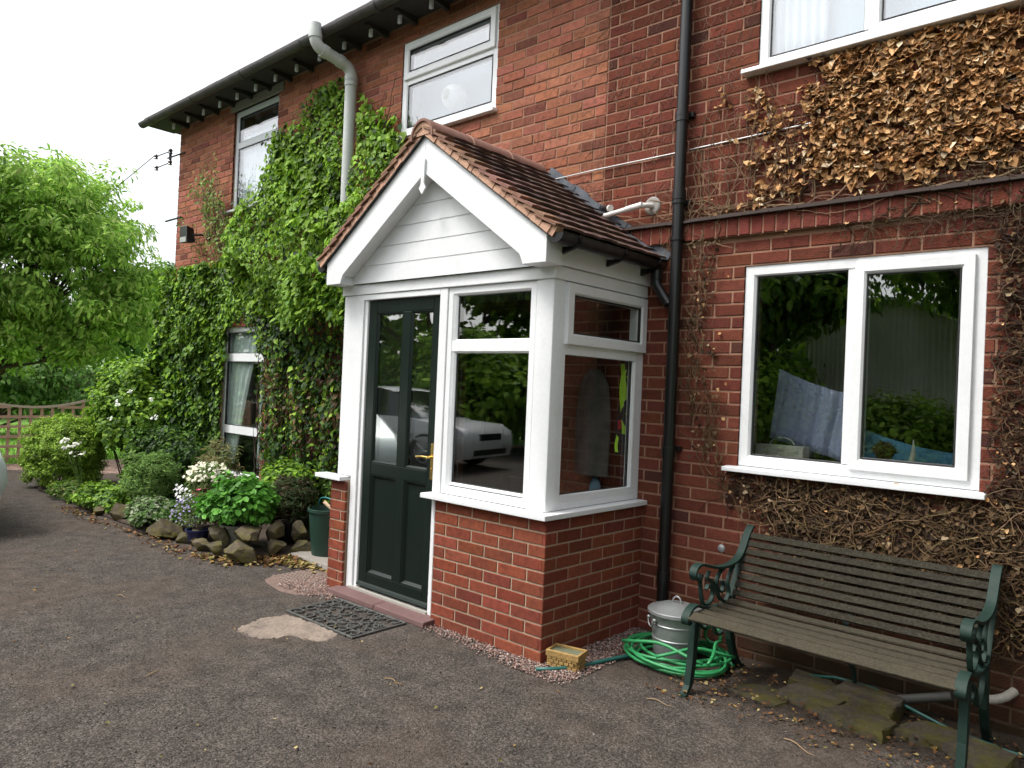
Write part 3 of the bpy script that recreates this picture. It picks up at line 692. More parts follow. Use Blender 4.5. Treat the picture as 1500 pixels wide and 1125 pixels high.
# ------------------------------------------------------------ things inside porch and rooms
def sheet(name, label, cat, grid, mt, th=.006):
    k = M(); ny = len(grid); nx = len(grid[0]); V = [p for row in grid for p in row]
    k.add(V, [(j*nx+i, j*nx+i+1, (j+1)*nx+i+1, (j+1)*nx+i) for j in range(ny-1) for i in range(nx-1)])
    o = k.build(name, mt, None, smooth=True, normals=False); s_ = o.modifiers.new('thick', 'SOLIDIFY'); s_.thickness = th
    return tag(o, label, cat)
def garment(name, label, cx, y, z0, z1, w0, w1, mt, folds=5, depth=.07):
    k = M(); n = 28; rows = 14; V = []
    for j in range(rows+1):
        t = j/rows; z = z1+(z0-z1)*t; ww = w0+(w1-w0)*min(1, t*2.2)
        ww *= min(1, .22+t*6.5)**.8
        for i in range(n):
            a = 6.283*i/n; fo = 1+.13*math.sin(a*folds+t*2)
            V.append((cx+ww/2*math.cos(a)*fo, y-depth/2+depth/2*math.sin(a)*fo, z))
    k.add(V, [(j*n+i, j*n+(i+1) % n, (j+1)*n+(i+1) % n, (j+1)*n+i) for j in range(rows) for i in range(n)]+[list(range(n))])
    return tag(k.build(name, mt, None, smooth=True), label, 'coat' if 'coat' in name else 'clothing')
garment('coat', 'grey brown coat hanging on the wall inside the porch', -.36, -.03, .95, 1.66, .17, .25, mat('coat_cloth', (.14, .12, .11), .95, noise=(9, .7, (.05, .043, .04))), 4, .12)
k = M()
for q, (xa, za, ln, cv) in enumerate([(-.155, 1.70, .30, .03), (-.125, 1.66, .42, -.03), (-.095, 1.62, .25, .02), (-.16, 1.32, .20, -.02), (-.10, 1.36, .12, .01)]):
    k.ribbon([Vector((xa+cv*math.sin(t*3.1), -.07-.02*math.sin(t*5+q), za-ln*t)) for t in np.linspace(0, 1, 9)], (.026 if q != 3 else .018, .008, 0), .004)
k.cur = 1; k.ribbon([Vector((-.13+.02*math.sin(t*6), -.045, 1.72-.62*t)) for t in np.linspace(0, 1, 9)], (.11, .01, 0), .02)
k.cur = 2; k.box((-.165, -.085, 1.27), (-.14, -.078, 1.33))
tag(k.build('hi_vis_vest', [mat('hi_vis', (.60, .98, .05), .7), mat('dark_cloth', (.03, .03, .035), .9), mat('red_tag', (.5, .03, .04), .6)]), 'dark vest with bright yellow safety strips hanging inside the porch', 'vest')
garment('towel', 'pale blue towel hanging low inside the porch under the coat', -.35, -.03, .70, .93, .06, .10, mat('pale_blue', (.28, .42, .55), .95), 3, .05)
# laundry, radio and ornaments behind the lower right window
g = []
for j in range(9):
    t = j/8; row = []
    for i in range(60):
        s_ = i/59; xl = .715+(.665-.715)*t; xr = 1.20+(1.16-1.20)*t; zt = 1.70-.155*s_-.02*math.sin(s_*3.1); zb = 1.27-.12*s_
        row.append((xl+(xr-xl)*s_, .36+.012*math.sin(s_*26+t*1.5)+.006*math.sin(s_*61+t*3)+.02*s_, zt+(zb-zt)*t))
    g.append(row)
sheet('blue_towel', 'pale blue cloth draped behind the left pane of the lower right window', 'towel', g, CLOTHB)
g = []
for j in range(6):
    t = j/5; row = []
    for i in range(16):
        s_ = i/15; zt = 1.35-.10*s_-.03*math.sin(s_*3.1); row.append((1.19+.62*s_, .50+.01*math.sin(s_*25), zt+(1.02-zt)*t))
    g.append(row)
sheet('blue_sheet', 'turquoise and blue cloth hanging low behind the right pane of the lower right window', 'towel', g, CLOTHC)
k = M(); k.box((.65, .20, 1.12), (.94, .30, 1.235)); k.cur = 1; 
for xx in (.69, .90): k.tube([(xx, .195, 1.205), (xx, .20, 1.205)], .008, 8)
k.tube([(.72+.15*(1-math.cos(a))/2*1.0, .25, 1.235+.045*math.sin(a)) for a in np.linspace(0, math.pi, 12)], .005, 8)
tag(k.build('wooden_box', [mat('cream_box', (.62, .60, .50), .7), ALU], None, bevel=.004), 'cream box with a curved handle on the sill behind the lower right window', 'box')
k = M(); hn = 260
for i in range(hn):
    v = Vector((rnd.gauss(0, 1), rnd.gauss(0, 1), abs(rnd.gauss(0, 1)))).normalized(); b = Vector((1.34, .34, 1.235)); k.col = vary((.10, .055, .03), .4)
    p = b+v*.045; k.tube([p, p+v*.022+Vector((rnd.uniform(-.01, .01), 0, rnd.uniform(-.01, .01)))], [.004, .001], 3)
k.col = (.10, .055, .03); k.lathe([(0, -.05), (.035, -.04), (.05, -.01), (.05, .02), (.03, .045), (0, .05)], (1.34, .34, 1.235), 16); k.col = (.20, .12, .08); k.lathe([(0, -.16), (.05, -.15), (.045, -.08), (.02, -.04)], (1.34, .34, 1.235), 12)
tag(k.build('stuffed_toy', STEM, None), 'small brown curly haired figure sitting behind the right pane of the lower window', 'toy')
k = M(); k.tube([(1.47+.02*math.sin(t*2.0), .33, 1.12+.20*t) for t in np.linspace(0, 1, 8)], [.02, .02, .018, .016, .013, .010, .006, .002], 10)
tag(k.build('white_horn', mat('horn', (.75, .72, .65), .5), None, smooth=True), 'pale curved horn ornament behind the right pane of the lower window', 'ornament')
m = M(); m.box((.35, .262, 1.09), (2.2, .42, 1.115)); m.build('window_board', PVC_OLD, house)

# ------------------------------------------------------------ ground
def speckle_mat(name, base, c2, c3, scale, rough=.95, dirt_shade=False):
    m = bpy.data.materials.new(name); m.use_nodes = True; N = m.node_tree.nodes; L = m.node_tree.links; b = N['Principled BSDF']
    b.inputs['Roughness'].default_value = rough; b.inputs['Specular IOR Level'].default_value = .25
    tc = N.new('ShaderNodeTexCoord'); v = N.new('ShaderNodeTexVoronoi'); v.inputs['Scale'].default_value = scale; L.new(tc.outputs['Object'], v.inputs['Vector'])
    cr = N.new('ShaderNodeValToRGB'); e = cr.color_ramp.elements; e[0].color = (*[x*.45 for x in base], 1); e[0].position = 0; e[1].position = 1; e[1].color = (*c3, 1)
    a = e.new(.55); a.color = (*base, 1); a = e.new(.85); a.color = (*[x*1.5 for x in base], 1)
    sp = N.new('ShaderNodeSeparateColor'); L.new(v.outputs['Color'], sp.inputs[0]); L.new(sp.outputs[0], cr.inputs[0])
    n1 = N.new('ShaderNodeTexNoise'); n1.inputs['Scale'].default_value = .9; n1.inputs['Detail'].default_value = 7; n1.inputs['Roughness'].default_value = .62; L.new(tc.outputs['Object'], n1.inputs['Vector'])
    r1 = N.new('ShaderNodeMapRange'); r1.inputs[1].default_value = .46; r1.inputs[2].default_value = .66; r1.inputs[4].default_value = .6; L.new(n1.outputs[0], r1.inputs[0])
    mx = N.new('ShaderNodeMix'); mx.data_type = 'RGBA'; L.new(r1.outputs[0], mx.inputs[0]); L.new(cr.outputs[0], mx.inputs[6]); mx.inputs[7].default_value = (*c2, 1)
    n2 = N.new('ShaderNodeTexNoise'); n2.inputs['Scale'].default_value = 7; n2.inputs['Detail'].default_value = 8; L.new(tc.outputs['Object'], n2.inputs['Vector'])
    r2 = N.new('ShaderNodeMapRange'); r2.inputs[1].default_value = .3; r2.inputs[2].default_value = .7; r2.inputs[3].default_value = .72; r2.inputs[4].default_value = 1.28; L.new(n2.outputs[0], r2.inputs[0])
    m2 = N.new('ShaderNodeVectorMath'); m2.operation = 'SCALE'; L.new(mx.outputs[2], m2.inputs[0]); L.new(r2.outputs[0], m2.inputs['Scale']); 
    src = m2.outputs[0]
    if dirt_shade:   # soil and moss right of the porch, darkened to paint in bench shade
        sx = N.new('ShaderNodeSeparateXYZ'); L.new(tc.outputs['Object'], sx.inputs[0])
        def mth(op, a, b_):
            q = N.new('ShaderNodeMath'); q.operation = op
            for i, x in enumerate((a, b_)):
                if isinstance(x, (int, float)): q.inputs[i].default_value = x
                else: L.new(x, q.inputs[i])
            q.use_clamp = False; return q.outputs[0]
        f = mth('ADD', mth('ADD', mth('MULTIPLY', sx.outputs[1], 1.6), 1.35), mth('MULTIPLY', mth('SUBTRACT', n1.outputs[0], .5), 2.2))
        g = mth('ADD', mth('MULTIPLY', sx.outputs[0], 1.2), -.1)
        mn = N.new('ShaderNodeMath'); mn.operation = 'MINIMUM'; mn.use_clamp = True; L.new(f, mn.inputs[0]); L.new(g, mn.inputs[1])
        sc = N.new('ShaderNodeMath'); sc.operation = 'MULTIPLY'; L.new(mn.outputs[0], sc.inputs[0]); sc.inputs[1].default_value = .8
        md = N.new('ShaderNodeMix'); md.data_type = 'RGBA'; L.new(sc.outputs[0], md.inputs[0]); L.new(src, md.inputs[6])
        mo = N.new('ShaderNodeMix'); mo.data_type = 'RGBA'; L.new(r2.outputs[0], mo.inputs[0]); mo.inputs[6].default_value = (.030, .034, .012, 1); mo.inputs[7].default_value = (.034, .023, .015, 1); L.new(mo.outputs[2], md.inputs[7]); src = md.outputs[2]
    L.new(src, b.inputs['Base Color'])
    bp = N.new('ShaderNodeBump'); bp.inputs['Strength'].default_value = .8; bp.inputs['Distance'].default_value = .006; bp.invert = True; L.new(v.outputs['Distance'], bp.inputs['Height'])
    b2 = N.new('ShaderNodeBump'); b2.inputs['Strength'].default_value = .5; b2.inputs['Distance'].default_value = .03; L.new(n2.outputs[0], b2.inputs['Height']); L.new(bp.outputs[0], b2.inputs['Normal']); L.new(b2.outputs[0], b.inputs['Normal'])
    return m
TARM = speckle_mat('tarmac', (.062, .052, .044), (.080, .057, .043), (.115, .10, .088), 125, dirt_shade=True)
GRASSM = mat('grass_ground', (.16, .32, .045), 1, noise=[(.8, .6, (.22, .38, .06)), (6, .5, (.10, .22, .03))], bump=(60, .6))
k = M(); S = 600; k.add([(-S, -S, -.03), (S, -S, -.03), (S, S, -.03), (-S, S, -.03)], [(0, 1, 2, 3)]); tag(k.build('ground', GRASSM), kind='structure')
k = M(); drive = [(-10.2, -1.0), (-10.0, -12.5), (8, -12.5), (8, .0), (-6.4, .0), (-8.8, .0), (-9.6, -.5)]
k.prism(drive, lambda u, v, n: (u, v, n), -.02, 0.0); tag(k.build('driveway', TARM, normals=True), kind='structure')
k = M(); k.prism([(-10.9, 1.0), (-10.6, -12.5), (-9.9, -12.5), (-10.1, -1.0), (-9.4, -.4), (-9.0, .1), (-7.3, .3), (-7.3, 1.0)], lambda u, v, n: (u, v, n), -.02, .006); tag(k.build('gravel_path', speckle_mat('pink_gravel_ground', (.26, .17, .13), (.30, .20, .15), (.45, .35, .3), 60)), kind='structure')
# worn concrete patch, utility slab by the pier
def patch(name, poly, z, mt, n=6, wob=.02, label=None):
    P = []
    for (a, b), (c, d) in zip(poly, poly[1:]+poly[:1]):
        for i in range(n): t = i/n; P.append((a+(c-a)*t+rnd.uniform(-wob, wob), b+(d-b)*t+rnd.uniform(-wob, wob)))
    cx_ = sum(p[0] for p in P)/len(P); cy_ = sum(p[1] for p in P)/len(P); P.sort(key=lambda p: math.atan2(p[1]-cy_, p[0]-cx_)); rr_ = [math.hypot(p[0]-cx_, p[1]-cy_) for p in P]; L_n = len(P)
    rr_ = [sum(rr_[(q+d) % L_n] for d in (-2, -1, 0, 1, 2))/5*rnd.uniform(.965, 1.035) for q in range(L_n)]; P = [(cx_+r*math.cos(math.atan2(p[1]-cy_, p[0]-cx_)), cy_+r*math.sin(math.atan2(p[1]-cy_, p[0]-cx_))) for p, r in zip(P, rr_)]
    k = M(); cx_ = sum(p[0] for p in P)/len(P); cy_ = sum(p[1] for p in P)/len(P); nP = len(P)
    k.add([(cx_, cy_, z)]+[(p[0], p[1], z) for p in P]+[(p[0]+(p[0]-cx_)*.02, p[1]+(p[1]-cy_)*.02, .0005) for p in P], [(0, q+1, (q+1) % nP+1) for q in range(nP)]+[(q+1, nP+q+1, nP+(q+1) % nP+1, (q+1) % nP+1) for q in range(nP)])
    o = k.build(name, mt); tag(o, label, kind='structure'); return o
patch('concrete_patch', [(-1.57, -1.93), (-1.66, -1.74), (-1.62, -1.56), (-1.35, -1.53), (-1.10, -1.53), (-1.05, -1.70), (-1.18, -1.73), (-1.28, -1.75), (-1.29, -1.86), (-1.37, -1.93)], .0045, mat('sandy_patch', (.21, .165, .13), .95, noise=[(7, 1.0, (.09, .072, .06)), (50, .5, (.34, .27, .21))], bump=(80, .4)), n=16, wob=.022)
patch('pink_bed', [(-2.58, -1.22), (-2.0, -1.30), (-1.86, -1.12), (-1.86, -1.0), (-2.05, -.98), (-2.07, -.62), (-2.4, -.75)], .004, mat('pink_grit', (.16, .105, .085), .95, noise=[(25, .7, (.10, .07, .058)), (90, .5, (.27, .19, .155))], bump=(120, .9)), wob=.03)
k = M()
for i in range(13):
    for j in range(9):
        x = -2.52+i*.04; y = -1.16+j*.04
        k.hexa([(x, y, .003), (x+.034, y, .003), (x+.034, y+.034, .003), (x, y+.034, .003), (x+.006, y+.006, .010), (x+.028, y+.006, .010), (x+.028, y+.028, .010), (x+.006, y+.028, .010)])
tag(k.build('drain_slab', mat('pink_concrete', (.20, .145, .12), .95, noise=(20, .6, (.12, .085, .07)))), 'pinkish studded slab in the ground left of the porch pier', 'slab')
m = M(); m.hexa([(-2.97, -.74, 0), (-2.06, -.76, 0), (-2.06, -.25, 0), (-2.97, -.25, 0), (-2.96, -.73, .045), (-2.06, -.75, .05), (-2.06, -.25, .05), (-2.96, -.25, .045)]); tag(m.build('concrete_slab', CONC, bevel=.008), 'grey concrete slab under the green bucket', 'slab')

def stones(n, P, size, col):
    o = np.array([(1, 0, 0), (-1, 0, 0), (0, 1, 0), (0, -1, 0), (0, 0, .7), (0, 0, -.7), ], float)
    V = o[None]*rng.uniform(.6, 1.25, (n, 6, 1))+rng.normal(0, .12, (n, 6, 3)); a = rng.uniform(0, 6.28, n); c, s_ = np.cos(a), np.sin(a)
    X = V[..., 0]*c[:, None]-V[..., 1]*s_[:, None]; Y = V[..., 0]*s_[:, None]+V[..., 1]*c[:, None]; V = np.stack([X, Y, V[..., 2]], -1)*size[:, None, None]+P[:, None]
    T = np.array([(0, 2, 4), (2, 1, 4), (1, 3, 4), (3, 0, 4), (2, 0, 5), (1, 2, 5), (3, 1, 5), (0, 3, 5)])
    return V.reshape(-1, 3), ((np.arange(n)*6)[:, None, None]+T[None]).reshape(-1, 3), np.repeat(col, 6, 0)
STONE = mat('chippings', attr=True, rough=.85, spec=.3)
n = 60000
r = np.sqrt(rng.uniform(.0, 1, n)); 
u = rng.uniform(-8.5, 3.2, n); vv = rng.uniform(-4.4, -.15, n); keep = (rng.uniform(0, 1, n) < np.clip(1.25-(np.hypot(u-2, vv+3.5))/9, .2, 1)) & ~((u > -2.1) & (u < .05) & (vv > -1.0))
u, vv = u[keep], vv[keep]; n = len(u); sz = rng.uniform(.0015, .005, n)*np.where(rng.uniform(0, 1, n) < .05, 1.6, 1)
Vs, Fs, Cs = stones(n, np.stack([u, vv, sz*.25], 1), sz, palette(n, [(.056, .049, .043), (.085, .075, .066), (.036, .031, .027), (.25, .23, .21), (.10, .065, .045)], [5, 3, 3, .45, 1.6]))
tag(np_mesh('loose_chippings', Vs, Fs, Cs, STONE), 'fine loose grey chippings scattered over the dark tarmac drive', 'gravel', kind='stuff')
PK = [(.27, .17, .14), (.36, .25, .21), (.18, .105, .085), (.13, .11, .105), (.44, .37, .33)]
poly = [(-.90, -1.05), (-.88, -1.06), (-.5, -1.06), (-.3, -1.09), (0., -1.15), (.22, -1.14), (.27, -.95), (.25, -.7), (.22, -.35), (.15, -.05), (.01, -.05), (.01, -.98), (-.9, -.985)]
A = sample_poly(5200, poly, .035); A = np.concatenate([A, sample_poly(500, poly, .14)]); A = A[~((A[:, 0] < .005) & (A[:, 1] > -.985))]; poly2 = [(-2.3, -1.27), (-1.72, -1.16), (-1.88, -.985), (-2.06, -.985), (-2.07, -.66), (-2.25, -.75)]
B = sample_poly(2600, poly2, .03); AB = np.concatenate([A, B]); n = len(AB); sz = rng.uniform(.0035, .0085, n)
Vs, Fs, Cs = stones(n, np.stack([AB[:, 0], AB[:, 1], rng.uniform(.001, .012, n)], 1), sz, palette(n, PK, [4, 3, 3, 2, 1.5]))
tag(np_mesh('pink_gravel', Vs, Fs, Cs, STONE), 'pink and grey gravel strip along the foot of the porch brickwork', 'gravel', kind='stuff')
# fallen leaves
def litter(name, label, poly, n, size, cols, z=.01, wob=.05, wts=None):
    A = sample_poly(n, poly, wob); P = np.stack([A[:, 0], A[:, 1], rng.uniform(.003, z+.02, n)], 1)
    Nn = np.stack([rng.normal(0, .35, n), rng.normal(0, .35, n), np.ones(n)], 1); Tt = np.stack([rng.normal(0, 1, n), rng.normal(0, 1, n), rng.normal(0, .15, n)], 1)
    V_, F_2, C_ = leaves(P, Nn, Tt, rng.uniform(.6, 1.2, n)*size, palette(n, cols, wts), fold=.25, curl=.2)
    tag(np_mesh(name, V_, F_2, C_, DRY), label, 'leaf litter', kind='stuff')
YB = [(.30, .19, .06), (.20, .10, .04), (.10, .05, .026), (.38, .30, .13), (.20, .18, .05)]
litter('fallen_leaves', 'yellow and brown dead leaves drifted at the foot of the rockery', [(-3.5, -1.32), (-3.05, -1.25), (-2.85, -.95), (-2.35, -.72), (-2.3, -.6), (-2.95, -.6), (-3.1, -.75), (-2.95, -1.15), (-3.4, -1.25)], 900, .04, YB)
litter('fallen_leaves', 'brown dead leaves strewn along the far edge of the flower bed', [(-6.6, -1.5), (-5.2, -1.42), (-4.0, -1.42), (-3.2, -1.36), (-3.3, -1.22), (-4.2, -1.3), (-6.4, -1.35)], 330, .035, YB, wts=[1, 2, 3, .5, .5])
litter('fallen_leaves', 'dry brown bits and leaves under and around the garden bench', [(.55, -.85), (1.2, -.75), (2.2, -.85), (2.2, -.1), (.8, -.1)], 750, .022, YB, wts=[1, 3, 4, 1, .3])
litter('fallen_leaves', 'few stray dry leaves lying on the open tarmac', [(-5, -4), (2, -3), (2.4, -.9), (.3, -1.2), (-2, -1.6), (-6, -1.8)], 75, .02, YB, z=.0, wts=[2, 2, 2, 2, 2])
k = M()
for (x, y, a, l) in [(1.05, -2.35, 1.2, .16), (-.4, -1.75, .3, .12), (-1.2, -2.6, 2.0, .1), (.65, -.95, .2, .14), (1.3, -.86, -.3, .16), (-2.7, -2.2, .5, .1)]:
    k.col = (.28, .19, .11); k.tube([(x+l*t*math.cos(a), y+l*t*math.sin(a)+.01*math.sin(t*6), .006+.004*math.sin(t*5)) for t in np.linspace(0, 1, 6)], [.003, .003, .0025, .002, .002, .001], 5)
tag(k.build('twigs', STEM), 'thin dry twigs lying here and there on the tarmac', 'twigs', kind='stuff')

# ------------------------------------------------------------ doormat
DM = thing('doormat', 'black rubber scrollwork doormat in front of the porch step', 'doormat', (-1.34, -1.32, 0), math.radians(1.0))
k = M(); mw, mh = .70, .42
k.frame(lambda u, z, n: (u, z, n), -mw/2, mw/2, -mh/2, mh/2, .014, .004, .014, .004); k.build('border', RUBBER, DM, local=True)
k = M(); mr = random.Random(3)
def spiral(cx, cy, r0, turns, a0, sgn, w=.0046):
    pts = []
    for i in range(int(14*turns)+2):
        t = i/(14*turns); a = a0+sgn*t*turns*6.283; r = r0*(1-.78*t); pts.append((cx+r*math.cos(a), cy+r*math.sin(a), .009))
    k.ribbon([Vector(p) for p in pts], (0, 0, .009), w*2)
nx, ny = 6, 4
for i in range(nx):
    for j in range(ny):
        cx = -mw/2+(i+.5)*mw/nx; cy = -mh/2+(j+.5)*mh/ny; r0 = .058+mr.uniform(-.008, .004)
        spiral(cx+mr.uniform(-.006, .006), cy+mr.uniform(-.006, .006), r0, mr.uniform(.9, 1.25), mr.uniform(0, 6.28), mr.choice((-1, 1)))
for i in range(20):
    cx, cy = mr.uniform(-.31, .31), mr.uniform(-.18, .18); a = mr.uniform(0, 6.28); l = mr.uniform(.05, .09)
    k.ribbon([Vector((cx+l*(t-.5)*math.cos(a)+.025*math.sin(t*6.28)*math.sin(a), cy+l*(t-.5)*math.sin(a)-.025*math.sin(t*6.28)*math.cos(a), .0088)) for t in np.linspace(0, 1, 9)], (0, 0, .008), .008)
k.build('scrollwork', RUBBER, DM, local=True)

# ------------------------------------------------------------ planter, bin, hose
k = M(); px0, px1, py0, py1 = -.085, .085, -.05, .05
o = thing('small_planter', 'small ochre brick patterned trough at the foot of the porch corner', 'planter', (.115, -.905, 0), math.radians(12))
k.hexa([(px0, py0, .002), (px1, py0, .002), (px1, py1, .002), (px0, py1, .002), (px0-.006, py0-.006, .06), (px1+.006, py0-.006, .06), (px1+.006, py1+.006, .06), (px0-.006, py1+.006, .06)])
for r_i in range(4):
    for i in range(6):
        x0 = px0-.004+i*.03+(r_i % 2)*.012; z0 = .006+r_i*.02
        if x0+.026 < px1+.006:
            k.box((x0, py0-.011, z0), (x0+.026, py0-.004, z0+.016)); k.box((x0, py1+.004, z0), (x0+.026, py1+.011, z0+.016))
    for i in range(3):
        y0 = py0+i*.034; z0 = .006+r_i*.02; k.box((px1+.004, y0, z0), (px1+.011, y0+.028, z0+.016)); k.box((px0-.011, y0, z0), (px0-.004, y0+.028, z0+.016))
k.frame(lambda u, z, n: (u, z, n), px0-.013, px1+.013, py0-.013, py1+.013, .014, .06, .094, .003)
k.build('trough', OCHRE, o, local=True, bevel=.0015); k = M(); k.box((px0, py0, .061), (px1, py1, .082)); k.build('soil', mat('green_soil', (.12, .13, .07), 1, noise=(60, .6, (.2, .2, .15))), o, local=True)
BX, BY = .455, -.33
bn = thing('metal_bin', 'small galvanised bin with a domed lid standing inside the coiled green hose', 'bin', (BX, BY, 0))
k = M(); k.lathe([(.118, .03), (.122, .035), (.133, .12), (.137, .123), (.137, .128), (.134, .132), (.141, .20), (.145, .203), (.145, .208), (.142, .212), (.149, .262), (.153, .268), (.150, .27), (.144, .262), (.12, .05), (0, .05)], (0, 0, 0), 40); k.build('body', GALV, bn, local=True, auto=30)
k = M(); k.lathe([(.160, .262), (.164, .264), (.164, .280), (.158, .284), (.148, .284), (.10, .305), (.05, .316), (0, .319)], (0, 0, 0), 40); ld = k.build('lid', GALV, bn, local=True, auto=30)
k = M(); k.tube([(.028*math.cos(a), .02*math.cos(a)*0, .314+.04*math.sin(a)) for a in np.linspace(0, math.pi, 10)], .0055, 8); k.build('handle', GALV, ld, local=True, smooth=True)
for s in (-1, 1):
    k = M(); a0 = -2.2 if s < 0 else .9; cx, cy = .150*math.cos(a0), .150*math.sin(a0); tx, ty = -math.sin(a0), math.cos(a0)
    k.tube([(cx+tx*.04*math.cos(a)+.006*math.cos(a0), cy+ty*.04*math.cos(a)+.006*math.sin(a0), .232-.045*abs(math.sin(a))) for a in np.linspace(0, math.pi, 9)], .004, 8)
    k.lathe([(0, -.01), (.012, -.006), (.012, .006), (0, .01)], (cx+tx*.04, cy+ty*.04, .232), 10); k.lathe([(0, -.01), (.012, -.006), (.012, .006), (0, .01)], (cx-tx*.04, cy-ty*.04, .232), 10)
    k.build('side_handle', GALV, bn, local=True, smooth=True)
# hose coil
hr = random.Random(5); pts = []; turns = 7; N_ = turns*28
cx, cy = BX+.02, BY-.02
for i in range(N_):
    t = i/N_; a = t*turns*6.283+.4; lp = int(t*turns)
    R0 = .215+.085*abs(math.sin(lp*2.1+.6)); ox = .05*math.sin(lp*1.7); oy = .035*math.cos(lp*2.9)
    r = R0+.014*math.sin(a*2+lp)+.010*math.sin(a*3.3+lp*2)
    z = .012+.006*lp+.014*(1+math.sin(a*1.0+lp*2.3))*(lp > 1)+.008*math.sin(a*2.7+lp)*(lp > 2)
    pts.append((cx+ox+r*1.08*math.cos(a), cy+oy+r*.95*math.sin(a), max(z, .0125)))
def smooth_pts(P, it=3):
    P = [Vector(p) for p in P]
    for _ in range(it): P = [P[0]]+[(P[i-1]+P[i]*2+P[i+1])/4 for i in range(1, len(P)-1)]+[P[-1]]
    return P
pts = smooth_pts(pts, 8)
k = M(); k.tube(pts, .0088, 10)
k.tube(smooth_pts([(cx+.12+.05*math.cos(a), cy+.20+.0*a, .13+.05*math.sin(a)) for a in np.linspace(-.5, 5.5, 20)], 2), .0095, 8)
for q in range(3):
    a0 = -2.4+q*.9; k.tube(smooth_pts([(cx+(.33-.11*math.sin(t*3.14))*math.cos(a0+t*1.7), cy+(.27-.08*math.sin(t*3.14))*math.sin(a0+t*1.7), .09+.05*math.sin(t*3.14)) for t in np.linspace(0, 1, 14)], 2), .0095, 8)
tag(k.build('garden_hose', HOSE, smooth=True), 'bright green garden hose coiled round the metal bin', 'hose')
k = M(); k.tube(smooth_pts([(.05, -1.09, .014), (.12, -1.03, .014), (.17, -.95, .014), (.21, -.82, .016), (.235, -.70, .016), (.25, -.6, .018), (.30, -.52, .02)], 2), .0115, 10)
tag(k.build('garden_hose', HOSED, smooth=True), 'dark green hose end lying beside the ochre trough', 'hose')
k = M(); k.tube(smooth_pts([(1.05, -.10, .02), (1.3, -.06, .09), (1.45, -.08, .10), (1.62, -.20, .05), (1.86, -.30, .016), (2.0, -.27, .014), (2.3, -.24, .014)], 2), .0085, 8)
tag(k.build('garden_hose', HOSED, smooth=True), 'thin dark hose trailing over the stones behind the bench', 'hose')
# low waste pipe behind bench
k = M(); k.tube([(1.42, -.10, -.01), (1.80, -.10, .135)], .022, 14); k.cur = 1; k.tube(bend([(1.86, -.10, .150), (1.99, -.10, .165), (2.03, -.0, .20)]), .0205, 14); k.tube([(1.88, -.10, .150), (1.92, -.10, .156)], .027, 14)
tag(k.build('waste_pipe', [mat('grey_pipe', (.10, .10, .095), .6), mat('stained_white_pipe', (.42, .40, .35), .5, noise=(30, .6, (.25, .23, .18)))], None, auto=35), 'grey pipe with a white elbow leaving the wall behind the bench', 'pipe')

